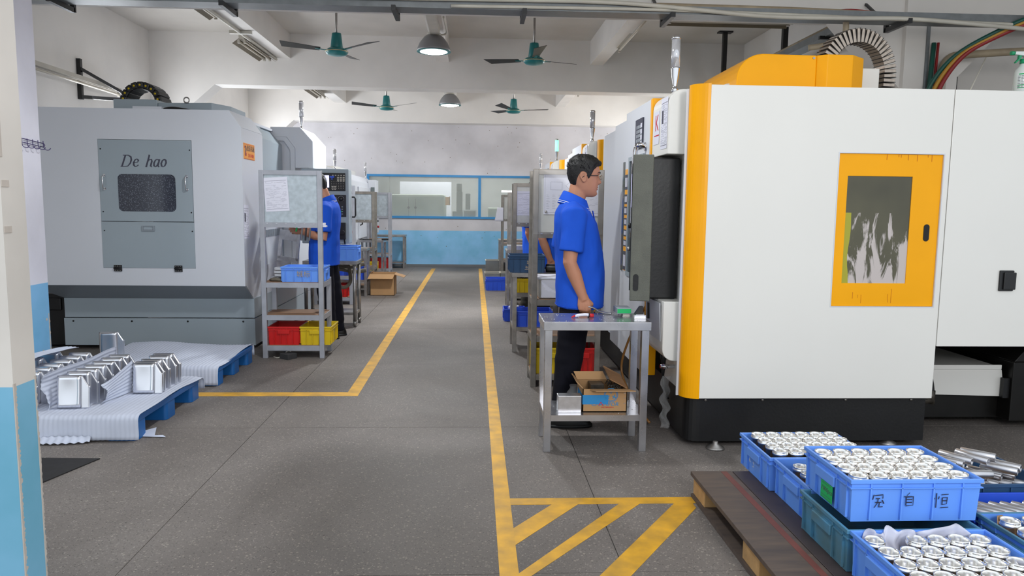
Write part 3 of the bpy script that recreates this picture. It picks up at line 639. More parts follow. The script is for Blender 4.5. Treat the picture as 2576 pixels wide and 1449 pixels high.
MB().tube(sag([(-.37, 8.9, 3.57), (-.36, 9.4, 3.57), (-.365, 9.68, 3.565), (-.42, 9.7, 3.545), (-.5, 9.66, 3.545)], 5), .012, 8).build('pipe', M['pvc'], t, w=True)

# hook rail on the column
t = thing('hook_rail', 'purple wire hook rail on the white column', 'hook rail', (-3.01, 5.3, 1.76))
rl = MB()
for z in (1.80, 1.775): rl.tube([(-3.015, 5.14, z + .012), (-3.015, 5.42, z - .005)], .003, 6)
rl.tube([(-3.015, 5.42, 1.795), (-3.015, 5.432, 1.785), (-3.015, 5.42, 1.77)], .003, 6)
rl.build('rail', M['purple'], t, w=True)
for k in range(5):
    y = 5.16 + .062 * k
    MB().tube(sag([(-3.012, y, 1.812), (-3.01, y, 1.77), (-3.0, y + .006, 1.752), (-2.985, y + .02, 1.752), (-2.98, y + .03, 1.765)], 4), .0028, 6).build('hook', M['purple'], t, w=True)
# ------------------------------------------------------------------ sheets of paper with print
def sheet(parent, Mx, w, h, seed, name='notice', dense=1.0, logo=None, film=False):
    """a flat sheet in the local x-y plane with printed lines; its print is a sub-part"""
    rnd = random.Random(seed); mb = MB().xbox(Mx, -w / 2, w / 2, -h / 2, h / 2, 0, .0008)
    p = mb.build(name, M['paper'], parent, w=True); pr = MB(); z0, z1 = .0008, .0012
    def ln(x, y, l, t): pr.xbox(Mx, x, x + l, y - t / 2, y + t / 2, z0, z1)
    if logo != 'letter':
        ln(-.45 * w, .40 * h, .9 * w, .003); ln(-.45 * w, -.43 * h, .9 * w, .003)
        y = .36 * h
        while y > -.40 * h:
            x = -.43 * w
            while x < .38 * w:
                l = min((.05 + .22 * rnd.random()) * w, .43 * w - x)
                if rnd.random() < .62 * dense: ln(x, y, l, h * .0045)
                x += l + .03 * w
            y -= h * .021
        if logo == 'photo': pr.xbox(Mx, -.36 * w, -.12 * w, .0 * h, .26 * h, z0, z1 + .0003)
        if logo == 'drawing':
            pr.f = []; pr.v = []; pr.sm = []
            for (x0, x1, y0, y1) in ((-.3, .02, .06, .24), (-.46, .46, -.46, .46)):
                for q in ((x0, x1, y0, y0), (x0, x1, y1, y1)): pr.xbox(Mx, q[0] * w, q[1] * w, q[2] * h - .001, q[2] * h + .001, z0, z1)
                for q in (x0, x1): pr.xbox(Mx, q * w - .001, q * w + .001, y0 * h, y1 * h, z0, z1)
            pr.add(strokes_mb([[(.12 * w, .16 * h), (.24 * w, .24 * h), (.38 * w, .13 * h), (.25 * w, .06 * h), (.12 * w, .16 * h)], [(.25 * w, .06 * h), (.36 * w, -.02 * h), (.38 * w, .13 * h)]], Mx, .002, .0012, thin=1).v, strokes_mb([[(.12 * w, .16 * h), (.24 * w, .24 * h), (.38 * w, .13 * h), (.25 * w, .06 * h), (.12 * w, .16 * h)], [(.25 * w, .06 * h), (.36 * w, -.02 * h), (.38 * w, .13 * h)]], Mx, .002, .0012, thin=1).f)
            for k in range(9):
                for c in range(5): ln((-.42 + .17 * c) * w, (-.06 - .038 * k) * h, .1 * w * (.5 + rnd.random() * .5), h * .006)
        pr.build('print', M['ink'] if logo == 'photo' else M['ink2'], p, w=True)
    return p

# ------------------------------------------------------------------ cream and yellow machining centre
def tower(parent, x, y, z, lens):
    """lathe-turned signal light on a machine"""
    MB().lathe([(.018, 0), (.018, .03), (.013, .035), (.013, .05), (.022, .10), (.027, .145), (.028, .15)], (x, y, z), 20).build('signal_stem', M['chrome'], parent, w=True)
    g = MB().lathe([(.026, .15), (.026, .315)], (x, y, z), 20).build('signal_lens', lens, parent, w=True)
    MB().lathe([(.0275, .315), (.0275, .325), (.02, .337), (0, .34)], (x, y, z), 20).build('signal_cap', M['chrome'], parent, w=True)
    return g

def slot(cx, cz, r, h):
    return [(cx + r * math.cos(a), cz + r * math.sin(a) + (h if math.sin(a) >= 0 else -h)) for a in [2 * PI * (i + .5) / 24 for i in range(24)]]

def cream_machine():
    t = thing('machining_center', '', 'machine', (1.25, 4.12, 0)); B = lambda mb, n, m, p=None, **k: mb.build(n, m, p or t, w=True, **k)
    Y = 4.12
    # big side panel with the door opening, and the rear panel beside it
    side = B(MB().frame('xz', Y, Y + .02, (1.305, 2.694, .305, 2.08), (2.053, 2.66, .848, 1.718)), 'side_panel', M['cream'], bevel=.002)
    B(MB().frame('xz', Y - .0015, Y + .001, (2.047, 2.666, .842, 1.724), (2.053, 2.66, .848, 1.718)), 'door_edge', M['lwhite'], side)
    B(MB().box(2.699, 3.95, Y, Y + .02, .615, 2.08), 'rear_panel', M['cream'], bevel=.002)
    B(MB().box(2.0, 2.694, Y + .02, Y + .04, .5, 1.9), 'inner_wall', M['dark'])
    B(MB().prism([(1.27, Y + .02), (3.95, Y + .02), (3.95, 7.25), (1.27, 7.25)], 'xy', 2.05, 2.078), 'roof_panel', M['cream'])
    B(MB().box(3.93, 3.95, Y + .02, 7.25, .615, 2.05).box(1.3, 3.95, 7.23, 7.25, .3, 2.05), 'back_panel', M['cream'])
    # yellow rounded corner post and its white edge trim
    arc = arc2(1.305, Y + .095, .095, .095, 180, 270, 9)
    B(MB().prism(arc + [(1.305, Y + .03), (1.25, Y + .095)], 'xy', .303, 2.087), 'corner_post', M['yellow'])
    B(MB().prism([(1.198, Y + .1), (1.198, Y + .112), (1.26, Y + .13), (1.26, Y + .1)], 'xy', .3, 2.07), 'corner_trim', M['lwhite'])
    # aisle side skin
    B(MB().box(1.25, 1.27, Y + .115, 4.76, .305, 2.07), 'aisle_panel', M['cream']); B(MB().box(1.25, 1.27, 6.9, 7.23, .305, 2.05), 'aisle_panel', M['cream'])
    # hood over the control box
    hp = arc2(1.13 + .08, 2.088 - .08, .08, .08, 180, 90, 6)
    hood = B(MB().prism([(1.25, 1.715), (1.13, 1.715)] + hp + [(1.25, 2.088)], 'xz', 4.34, 4.73), 'hood', M['cream'], bevel=.004)
    n1 = sheet(hood, basis((1.1285, 4.44, 1.9), (0, -1, 0), (0, 0, 1)), .15, .30, 11, logo='photo')
    n2 = sheet(hood, basis((1.1285, 4.62, 1.89), (0, -1, 0), (0, 0, 1)), .13, .20, 12, name='label', logo='letter')
    lm = basis((1.1275, 4.615, 1.915), (0, -1, 0), (0, 0, 1))
    B(text_mb('K', .14, lm, .0006), 'letter', M['red'], n2)
    B(MB().xbox(lm, -.06, .06, -.075, -.068, 0, .0006), 'underline', M['red'], n2)
    # yellow edge of the door opening, sliding door with window, handle and warning strips
    B(MB().box(1.125, 1.2, 4.735, 4.785, .3, 2.09), 'door_post', M['yellow'], bevel=.006)
    door = B(MB().frame('yz', 1.13, 1.16, (4.79, 5.56, .30, 2.09), (4.96, 5.40, .92, 1.74)), 'sliding_door', M['lwhite'], bevel=.002)
    B(MB().box(1.14, 1.15, 4.96, 5.40, .92, 1.74), 'door_window', M['glassd'], door)
    B(MB().frame('yz', 1.122, 1.132, (4.94, 5.42, .90, 1.76), (4.97, 5.39, .93, 1.73)), 'window_frame', M['lgrey'], door)
    B(MB().tube(sag([(1.13, 4.9, 1.80), (1.09, 4.9, 1.81), (1.065, 4.92, 1.78), (1.06, 4.93, 1.62), (1.06, 4.93, 1.2)], 6), .016, 12), 'door_handle', M['chrome'], door)
    B(MB().cyl((1.13, 4.9, 1.8), (1.118, 4.9, 1.8), .028, 16), 'handle_flange', M['chrome'], door)
    B(MB().box(1.127, 1.13, 5.44, 5.54, .93, 1.68), 'warning_strip', M['yellow'], door)
    for k, (z, h) in enumerate(((1.53, .11), (1.425, .07), (1.345, .06), (1.265, .055), (1.185, .05), (1.11, .05), (.935, .14))):
        B(MB().box(1.1255, 1.1275, 5.445, 5.535, z, z + h), 'warning_label', M['ink'], door)
        q = MB()
        for i in range(3): q.box(1.1245, 1.126, 5.452 + .028 * i, 5.468 + .028 * i, z + h * .2, z + h * .8)
        B(q, 'pictogram', M['paper'], door)
    ck = B(MB().box(1.120, 1.13, 4.98, 5.20, 1.80, 2.0), 'data_panel', M['ink'], door)
    q = MB()
    for i in range(4):
        for j in range(5): q.box(1.1185, 1.1205, 4.99 + .045 * i, 5.025 + .045 * i, 1.815 + .03 * j, 1.837 + .03 * j)
    B(q, 'panel_key', M['lgrey2'], door)
    q = MB()
    for j in range(4): q.box(1.1178, 1.1205, 4.99, 5.03, 1.815 + .04 * j, 1.845 + .04 * j)
    B(q, 'panel_mark', M['paper'], door)
    B(MB().box(1.14, 1.16, 5.58, 6.05, .30, 2.05).box(1.16, 1.27, 6.03, 6.05, .30, 2.05), 'second_door', M['lwhite'], bevel=.002)
    B(MB().box(1.132, 1.142, 5.6, 5.66, .92, 1.74), 'second_window', M['glassd'])
    B(MB().box(1.135, 1.165, 5.565, 5.58, .3, 2.06), 'door_seal', M['yellow'])
    B(MB().box(1.2, 1.22, 6.05, 6.9, .3, 2.05), 'far_panel', M['lwhite'])
    # control box hung under the hood
    c = B(MB().box(1.055, 1.235, 4.43, 4.70, .845, 1.70), 'control_box', M['black'], bevel=.012, seg=3)
    TR = Matrix.Translation((.94, 4.395, 0)) @ Matrix.Rotation(math.radians(-14.5), 4, 'Z') @ Matrix.Translation((-.94, -4.395, 0))
    BT = lambda mb, n, m, p=None, **k: B(mb.xform(TR), n, m, p, **k)
    sidep = BT(MB().prism(rrect(.94, 1.06, .838, 1.712, .006), 'xz', 4.395, 4.72), 'control_shell', M['powder'], c, bevel=.006)
    BT(MB().prism(slot(.975, .95, .016, .035), 'xz', 4.391, 4.396), 'grip_slot', M['black'], c)
    BT(MB().box(.934, .941, 4.42, 4.69, .9, 1.66), 'control_face', M['blackpl'], c)
    BT(MB().box(.930, .936, 4.46, 4.64, 1.40, 1.6), 'control_screen', M['screen'], c)
    BT(MB().cyl((.936, 4.46, 1.29), (.918, 4.46, 1.29), .016, 14), 'control_knob', M['blackpl'], c)
    BT(MB().cyl((.936, 4.46, 1.15), (.915, 4.46, 1.15), .013, 14), 'key_switch', M['steel2'], c)
    # lower box with its tilted flap and the plug under it
    lp_ = [(1.25, .845), (1.125, .845), (1.125, .56)] + arc2(1.125 + .07, .56, .07, .07, 180, 270, 6)[1:] + [(1.25, .49)]
    lb = B(MB().prism(lp_, 'xz', 4.29, 4.74), 'lower_box', M['cream'], bevel=.004)
    B(MB().add([(1.122, 4.34, .60), (1.122, 4.70, .60), (1.112, 4.70, .83), (1.112, 4.34, .83), (1.126, 4.34, .60), (1.126, 4.70, .60), (1.117, 4.70, .832), (1.117, 4.34, .832)], [(0, 1, 2, 3), (7, 6, 5, 4), (0, 4, 5, 1), (1, 5, 6, 2), (2, 6, 7, 3), (3, 7, 4, 0)]), 'flap', M['lwhite'], lb)
    B(MB().box(1.105, 1.12, 4.60, 4.63, .70, .80), 'latch', M['blackpl'], lb)
    B(MB().lathe([(.02, 0), (.022, -.02), (.016, -.04), (.012, -.10), (.006, -.16)], (1.19, 4.5, .49), 12), 'plug', M['blackpl'], lb)
    B(MB().tube(sag([(1.19, 4.5, .34), (1.2, 4.5, .25), (1.235, 4.52, .2)]), .006, 8), 'plug_cable', M['blackpl'], lb)
    B(MB().cyl((1.25, 4.46, .42), (1.16, 4.46, .42), .012, 12).cyl((1.20, 4.46, .42), (1.18, 4.46, .42), .018, 6), 'air_fitting', M['chrome'])
    # plinth with rounded corner, feet
    B(MB().prism(arc2(1.33, Y + .13, .08, .08, 180, 270, 6) + [(2.69, Y + .05), (2.69, 7.2), (1.25, 7.2)], 'xy', .035, .303), 'plinth', M['black'])
    for (x, y) in ((1.42, Y + .02), (2.5, Y + .1), (1.35, 5.6), (1.35, 6.9)):
        B(MB().lathe([(.0, .045), (.015, .045), (.015, .03), (.05, .012), (.055, 0), (0, 0)], (x, y, 0), 18), 'levelling_foot', M['steel2'])
    for x in (1.36, 1.7, 2.2, 2.6): B(MB().lathe([(0, 0), (.008, 0), (.008, .006), (0, .006)], n=8, M=Matrix.Translation((x, Y + .05, .285)) @ Matrix.Rotation(PI / 2, 4, 'X')), 'screw', M['steel2'])
    # yellow door let into the side panel
    sd = B(MB().frame('xz', Y + .008, Y + .018, (2.054, 2.659, .849, 1.717), (2.112, 2.49, .982, 1.592)), 'side_door', M['yellow'], bevel=.0015)
    pz = B(MB().box(2.112, 2.49, Y + .013, Y + .017, .982, 1.592), 'door_pane', None, sd)
    pz.data.materials.append(M['smear'])
    B(MB().prism(slot(2.592, 1.275, .017, .032), 'xz', Y + .0055, Y + .0085), 'grip_recess', M['oil'], sd)
    rs = MB(); rnd = random.Random(4)
    for k in range(5):
        x = 2.16 + .3 * rnd.random(); l = .01 + .05 * rnd.random(); w_ = .001 + .0015 * rnd.random(); rs.box(x, x + w_, Y + .0065, Y + .0082, .86 + .04 * rnd.random(), .87 + l + .03)
    for k in range(7):
        x = 2.2 + .42 * rnd.random(); l = .008 + .03 * rnd.random(); rs.box(x, x + .003, Y + .0065, Y + .0082, 1.712 - l, 1.715)
    B(rs, 'rust_streaks', mat('rust_stain', (206, 122, 10), 0.7), sd)['kind'] = 'stuff'
    # black flush latch on the rear panel
    la = B(MB().box(3.04, 3.125, Y - .012, Y, .943, 1.063), 'panel_latch', M['blackpl'], bevel=.004)
    B(MB().box(3.06, 3.132, Y - .022, Y - .012, .952, 1.052), 'latch_lever', M['blackpl'], la, bevel=.004)
    # coolant trough, hose and valve, chip conveyor in the shade under the rear panel
    tk = B(MB().prism([(2.72, .40), (3.42, .40), (3.44, .375), (3.47, .20), (2.72, .22)], 'xz', 4.56, 5.4), 'coolant_trough', M['cream'], bevel=.003)
    B(MB().box(2.72, 3.425, 4.545, 4.56, .385, .412), 'trough_lip', M['cream'], tk)
    B(MB().tube(sag([(2.7, 4.35, .47), (2.78, 4.33, .44), (2.815, 4.33, .36), (2.83, 4.33, .28)], 5), .017, 10), 'coolant_hose', M['blackpl'])
    B(MB().cyl((2.66, 4.33, .235), (2.84, 4.33, .235), .02, 12).cyl((2.83, 4.33, .215), (2.83, 4.33, .30), .02, 8).box(2.775, 2.8, 4.31, 4.34, .25, .285), 'valve', M['grease'])
    B(MB().box(2.72, 3.9, 4.62, 7.0, .04, .20).box(2.72, 3.95, 5.42, 7.0, .2, .61).box(3.47, 3.95, 4.5, 5.4, .05, .44).prism([(3.47, .44), (3.95, .44), (3.95, .62), (3.62, .62)], 'xz', 4.5, 5.2), 'chip_conveyor', M['oil'], bevel=.006)
    B(MB().box(3.43, 3.475, 4.52, 4.55, .2, .33), 'bracket_plate', M['black'])
    # yellow top cover, white spindle housing and the arched cable chain
    yc = [(1.62, 2.078), (1.62, 2.20)] + arc2(1.78, 2.20, .16, .155, 180, 90, 6)[1:] + [(2.12, 2.352), (2.12, 2.078)]
    tc_ = B(MB().prism(yc, 'xz', 4.62, 5.45), 'top_cover', M['yellow'], bevel=.006)
    B(MB().prism([(2.12, 4.62), (2.17, 4.58), (2.33, 4.58), (2.45, 4.68), (2.45, 5.4), (2.12, 5.4)], 'xy', 2.078, 2.352), 'cover_end', M['yellow'], tc_, bevel=.004)
    B(MB().prism([(1.54, 2.078)] + arc2(1.63, 2.12, .09, .075, 180, 90, 5) + [(1.66, 2.195), (1.66, 2.078)], 'xz', 4.75, 5.3), 'front_cap', M['lwhite'], bevel=.004)
    B(MB().box(2.45, 2.68, 4.9, 5.5, 2.07, 2.335), 'spindle_housing', M['cream'], bevel=.008)
    B(MB().cyl((2.1, 4.615, 2.335), (2.1, 4.62, 2.335), .008, 8), 'screw', M['steel2'])
    # cable chain: one link per segment
    path = [(2.335, 2.08)] + [(2.335, 2.16), (2.335, 2.24), (2.335, 2.30)] + arc2(2.57, 2.31, .235, .255, 180, 0, 24)[1:] + [(2.805, 2.25), (2.805, 2.19), (2.805, 2.13), (2.805, 2.08)]
    # resample evenly
    pts = [Vector((p[0], 0, p[1])) for p in path]; tot = 0; seg = []
    for i in range(len(pts) - 1): seg.append((pts[i], pts[i + 1], (pts[i + 1] - pts[i]).length)); tot += seg[-1][2]
    N = 40; link = None; R0 = t.location
    lk = MB().box(-.045, .045, -.05, .05, -.0112, .0112); lme = None
    for i in range(N):
        s = (i + .5) * tot / N
        for (a, b, l) in seg:
            if s <= l: break
            s -= l
        p = a + (b - a) * (s / l); d = (b - a).normalized(); ang = math.atan2(d.x, d.z)
        if lme is None:
            o = lk.build('chain_link', M['chainsteel'], t, bevel=.002); lme = o
            ob = MB().box(-.048, .048, -.0525, .0525, .0105, .0128).build('chain_rib', M['blackpl'], o); rib = ob
        else:
            o = lme.copy(); COL.objects.link(o); o.parent = t; r_ = rib.copy(); COL.objects.link(r_); r_.parent = o
        o.location = (p.x - R0.x, 4.98 + .10 * (i / N) - R0.y, p.z - R0.z); o.rotation_euler = (0, ang, .18)
    tower(t, 1.20, 4.5, 2.085, M['towerglass'])
    return t
M['chainsteel'] = mat('brushed_chain_steel', (186, 172, 158), 0.26, 0.9, var=0.12, scale=20)
m1 = cream_machine(); m1['label'] = 'big cream machining centre with a yellow corner post and smeared yellow side window'; m1['group'] = 'cream and yellow machining centres'
m2 = copy_tree(m1, (1.305, 7.6, 0), 0, 'second cream machining centre, behind the man in the blue polo')
m3 = copy_tree(m1, (1.30, 11.0, 0), 0, 'third cream machining centre, its signal light glowing green')
for o in m3.children:
    if o.name.startswith('signal_lens'):
        o.data = o.data.copy(); o.data.materials.clear(); o.data.materials.append(M['towergreen']); o['label'] = 'lit green signal lens'
m4 = copy_tree(m1, (1.34, 14.2, 0), 0, 'last cream machining centre by the far blue window')
m4.scale = (1, .87, 1)
for r_ in (m2, m3, m4):          # the far ones show neither cable chain nor side door details
    for o in list(r_.children):
        if o.name.split('.')[0] in ('chain_link', 'coolant_hose', 'valve', 'bracket_plate', 'chip_conveyor', 'coolant_trough'):
            for q in list(o.children_recursive) + [o]: bpy.data.objects.remove(q)

# ------------------------------------------------------------------ grey-white machining centre with the lettered door
g = thing('machining_center', 'big grey-white machining centre with a lettered grey access door', 'machine', (-2.9, 6.9, 0))
def G(mb, n, m, p=None, **k): return mb.build(n, m, p or g, w=True, **k)
Y = 6.9
out = [(-3.78, .635), (-2.105, .635), (-2.105, 2.075), (-2.21, 2.225), (-3.78, 2.225)]
# front panel with the opening for the door: built around it
fp = G(MB().box(-4.05, -3.371, Y, Y + .03, .635, 2.225).box(-2.547, -2.21, Y, Y + .03, .635, 2.225).box(-3.371, -2.547, Y, Y + .03, .635, .795).box(-3.371, -2.547, Y, Y + .03, 1.952, 2.225).prism([(-2.21, .635), (-2.105, .635), (-2.105, 2.075), (-2.21, 2.225)], 'xz', Y, Y + .03), 'front_panel', M['lwhite'])
G(MB().box(-4.05, -2.21, Y + .03, 7.575, 2.2, 2.225), 'roof_panel', M['lwhite']); G(MB().prism([(-2.21, 2.225), (-2.105, 2.075), (-2.125, 2.06), (-2.24, 2.21)], 'xz', Y + .03, 7.575), 'roof_chamfer', M['lwhite'])
G(MB().box(-4.05, -2.27, 7.577, 9.6, 2.2, 2.225), 'roof_panel', M['lwhite']); G(MB().box(-4.05, -4.03, Y + .03, 9.6, .64, 2.2), 'side_panel', M['lwhite']); G(MB().box(-4.03, -2.4, 9.58, 9.6, .1, 2.2), 'back_panel', M['lwhite'])
G(MB().prism([(Y + .03, 2.072), (Y + .03, .635), (Y + .25, .49), (Y + .25, .3), (7.56, .3), (7.56, 2.072)], 'yz', -2.12, -2.105), 'aisle_panel', M['lwhite']); G(MB().prism([(7.56, .3), (7.575, .3), (7.575, 2.06), (7.56, 2.06)], 'yz', -2.36, -2.105), 'jamb_panel', M['lwhite'])
G(MB().add([(-4.05, Y, .633), (-2.107, Y, .633), (-2.107, Y + .23, .49), (-3.86, Y + .23, .49), (-4.05, Y + .03, .65), (-2.107, Y + .03, .65), (-2.107, Y + .25, .5), (-3.86, Y + .25, .5)], [(0, 1, 2, 3), (7, 6, 5, 4), (0, 4, 5, 1), (1, 5, 6, 2), (2, 6, 7, 3), (3, 7, 4, 0)]), 'sloping_skirt', M['lgrey2'])  # shade of the downward-facing skirt put into its darker grey
G(MB().box(-3.86, -2.095, 7.13, 7.15, .305, .488).box(-2.11, -2.095, 7.15, 9.6, .305, .49), 'lower_panel', M['lgrey'])
bp_ = G(MB().box(-3.865, -2.09, 7.12, 7.15, .04, .297).box(-2.105, -2.09, 7.15, 9.6, .04, .297), 'base_panel', M['lgrey'])
for x in (-3.78, -3.24, -2.72, -2.2): G(MB().lathe([(0, 0), (.009, 0), (.009, .004), (0, .005)], n=8, M=Matrix.Translation((x, 7.12, .27)) @ Matrix.Rotation(PI / 2, 4, 'X')), 'screw', M['blackpl'], bp_)
G(MB().box(-4.4, -3.88, 7.2, 9.0, .02, .52).box(-4.3, -3.92, 7.18, 7.2, .36, .48), 'chip_bin', M['black'], bevel=.01)
# access door
ad = G(MB().box(-3.368, -3.21, Y - .003, Y + .02, 1.222, 1.949).box(-2.70, -2.55, Y - .003, Y + .02, 1.222, 1.949).box(-3.21, -2.70, Y - .003, Y + .02, 1.645, 1.949).box(-3.21, -2.70, Y - .003, Y + .02, 1.222, 1.31), 'access_door', M['lgrey'])
ring = MB(); a_ = rrect(-3.212, -2.698, 1.308, 1.647, .001, 6); b_ = rrect(-3.21, -2.70, 1.31, 1.645, .045, 6)
n_ = len(a_); ring.add([(p[0], Y - .0035, p[1]) for p in a_] + [(p[0], Y - .0035, p[1]) for p in b_], [(i, (i + 1) % n_, n_ + (i + 1) % n_, n_ + i) for i in range(n_)])
G(ring, 'window_corner', M['lgrey'], ad)
G(MB().box(-3.215, -2.695, Y + .004, Y + .01, 1.305, 1.65), 'door_window', M['lglass'], ad)
for x in (-3.325, -2.60):
    G(MB().tube([(x, Y - .003, 1.63), (x, Y - .03, 1.63), (x, Y - .038, 1.615), (x, Y - .038, 1.525), (x, Y - .03, 1.51), (x, Y - .003, 1.51)], .006, 8).cyl((x, Y - .003, 1.63), (x, Y - .008, 1.63), .013, 12).cyl((x, Y - .003, 1.51), (x, Y - .008, 1.51), .013, 12), 'handle', M['chrome'], ad)
def screws(pts, par):
    for (x, z) in pts: G(MB().lathe([(0, 0), (.006, 0), (.006, .003), (0, .004)], n=8, M=Matrix.Translation((x, Y - .003, z)) @ Matrix.Rotation(PI / 2, 4, 'X')), 'screw', M['blackpl'], par)
screws([(-3.347, 1.865), (-2.565, 1.865), (-3.347, 1.305), (-2.567, 1.305)], ad)
fd = G(MB().box(-3.37, -2.548, Y - .003, Y + .02, .797, 1.216), 'drop_flap', M['lgrey'])
screws([(-3.345, 1.135), (-2.565, 1.135)], fd)
G(MB().frame('xz', Y - .012, Y - .002, (-3.012, -2.898, 1.134, 1.182), (-2.998, -2.912, 1.142, 1.176)).box(-2.998, -2.912, Y - .006, Y - .002, 1.142, 1.15), 'pull', M['lgrey2'], fd)
for x in (-3.24, -2.70):
    h = G(MB().box(x - .034, x + .034, Y - .011, Y, .765, .822).cyl((x - .034, Y - .014, .795), (x + .034, Y - .014, .795), .008, 8), 'hinge', M['blackpl'], fd)
    for dx in (-.022, 0, .022):
        for dz in (-.02, .02): G(MB().box(x + dx - .004, x + dx + .004, Y - .0135, Y - .011, .7935 + dz - .003, .7935 + dz + .003), 'hinge_screw', M['steel2'], fd)
# lettering "De hao": broad-nib strokes
st = [[(0, 0), (.035, .1)], [(.012, .1), (.06, .1), (.082, .085), (.085, .06), (.075, .03), (.052, .004), (.03, 0), (-.012, 0)],
      [(.104, .034), (.14, .04), (.147, .056), (.135, .068), (.118, .06), (.104, .036), (.104, .014), (.116, 0), (.135, .006), (.146, .016)],
      [(.213, 0), (.246, .104)], [(.236, .104), (.25, .104)], [(.205, 0), (.222, 0)], [(.226, .045), (.246, .064), (.263, .064), (.265, .05), (.252, .006), (.264, 0)],
      [(.328, .058), (.312, .068), (.296, .058), (.283, .034), (.282, .01), (.293, 0), (.306, .008), (.322, .036)], [(.333, .068), (.316, .01), (.327, 0)],
      [(.374, .068), (.357, .056), (.346, .03), (.349, .008), (.361, 0), (.378, .012), (.39, .038), (.387, .06), (.374, .068)]]
G(strokes_mb(st, front(-3.165, Y - .0032, 1.712), .016, .0008, math.radians(15), .26), 'lettering', M['ink'], ad)
# name plate and notice on the aisle side
npl = G(MB().box(-2.105, -2.102, 6.955, 7.29, 1.80, 1.945), 'name_plate', M['plate'])
lm = aisle_e(-2.1015, 7.12, 1.87)
G(MB().xbox(lm, -.16, .16, -.067, -.064, 0, .0005).xbox(lm, -.16, .16, .064, .067, 0, .0005), 'plate_line', M['red'], npl)
G(text_mb('德豪机械', .058, lm @ Matrix.Translation((.045, .028, 0)), .0004), 'plate_lettering', M['ink'], npl)
G(text_mb('DH-V8H', .048, lm @ Matrix.Translation((.055, -.035, 0)), .0006), 'plate_model_lettering', M['red'], npl)
G(strokes_mb([[(-.13, -.04), (-.12, .045), (-.1, .05)], [(-.1, .05), (-.085, .02), (-.1, .0)]], lm, .014, .0005), 'plate_emblem', M['ink'], npl)
G(strokes_mb([[(-.115, .0), (-.112, -.045)], [(-.13, .05), (-.145, .03)], [(-.09, -.01), (-.09, -.04)]], lm, .012, .0005), 'plate_emblem', M['red'], npl)
sheet(g, aisle_e(-2.1035, 6.86 + .12, 1.225), .15, .31, 21, logo='photo')
# doorway recess: sliding doors set back, sloping frame edge, door hood and frame
G(MB().prism([(-2.17, .5), (-2.17, 2.05), (-2.30, 2.2), (-2.27, 2.2), (-2.14, 2.05), (-2.14, .5)], 'xz', 7.58, 8.05), 'sliding_door', M['lgrey'])
G(MB().prism([(-2.20, .5), (-2.20, 2.05), (-2.33, 2.2), (-2.30, 2.2), (-2.17, 2.05), (-2.17, .5)], 'xz', 8.06, 8.585), 'sliding_door', M['lgrey'])
hood = [(-2.30, 2.255), (-1.97, 2.255), (-1.83, 2.10), (-1.83, 1.80), (-2.03, 1.80), (-2.03, 2.02), (-2.12, 2.14), (-2.30, 2.14)]
G(MB().prism(hood, 'xz', 8.6, 9.35), 'door_hood', M['lwhite'], bevel=.006)
G(MB().prism([(-2.28, 2.14), (-2.12, 2.14), (-2.03, 2.02), (-2.03, .7), (-2.08, .7), (-2.08, 2.0), (-2.15, 2.10), (-2.28, 2.10)], 'xz', 8.59, 8.63), 'door_frame', M['lwhite'])
G(MB().box(-2.36, -2.08, 8.62, 9.6, .5, 2.1), 'side_frame', M['lwhite'])
G(MB().box(-2.34, -2.10, 7.6, 9.55, .49, .78), 'door_sill', M['lwhite'])
# vent slots on the low wall facing the aisle
vs = MB()
for j in range(2):
    for i in range(8): vs.box(-2.106, -2.099, 7.62 + .07 * i, 7.665 + .07 * i, 1.06 + .11 * j, 1.13 + .11 * j)
G(MB().box(-2.13, -2.105, 7.56, 8.25, .5, 1.35), 'vent_panel', M['lwhite']); G(vs, 'vent_slots', M['lgrey2'])
# control console facing the operator
co = G(MB().box(-1.95, -1.42, 8.52, 8.72, .95, 1.79), 'console', M['lgrey'], bevel=.008)
G(MB().box(-1.84, -1.455, 8.508, 8.522, 1.545, 1.745), 'display_bezel', M['blackpl'], co, bevel=.004)
G(MB().box(-1.80, -1.635, 8.503, 8.509, 1.5817, 1.7184), 'screen', M['screen'], co)
q = MB()
rnd = random.Random(8)
for j in range(12):
    for i in range(4):
        if rnd.random() < .6: q.box(-1.785 + .035 * i, -1.76 + .035 * i, 8.5015, 8.5035, 1.69 - .009 * j, 1.693 - .009 * j)
G(q, 'screen_text', M['ink2'], co)
kq = MB()
for (x0, nx, z0, nz, dx, dz, w_, h_) in ((-1.545, 3, 1.69, 3, .031, .019, .022, .012), (-1.60, 5, 1.715, 1, .031, .019, .016, .009), (-1.61, 6, 1.645, 5, .026, .018, .006, .005), (-1.605, 2, 1.59, 3, .028, .017, .018, .009)):
    for i in range(nx):
        for j in range(nz): kq.box(x0 + dx * i, x0 + dx * i + w_, 8.503, 8.509, z0 - dz * j, z0 - dz * j + h_)
kq.build('keys', M['fix'], co, w=True)['kind'] = 'stuff'
G(MB().box(-1.625, -1.575, 8.49, 8.509, 1.69, 1.712).box(-1.606, -1.594, 8.495, 8.509, 1.668, 1.69), 'memory_stick', M['cblue2'], co)
G(MB().box(-1.84, -1.45, 8.508, 8.522, 1.255, 1.50), 'switch_panel', M['blackpl'], co, bevel=.004)
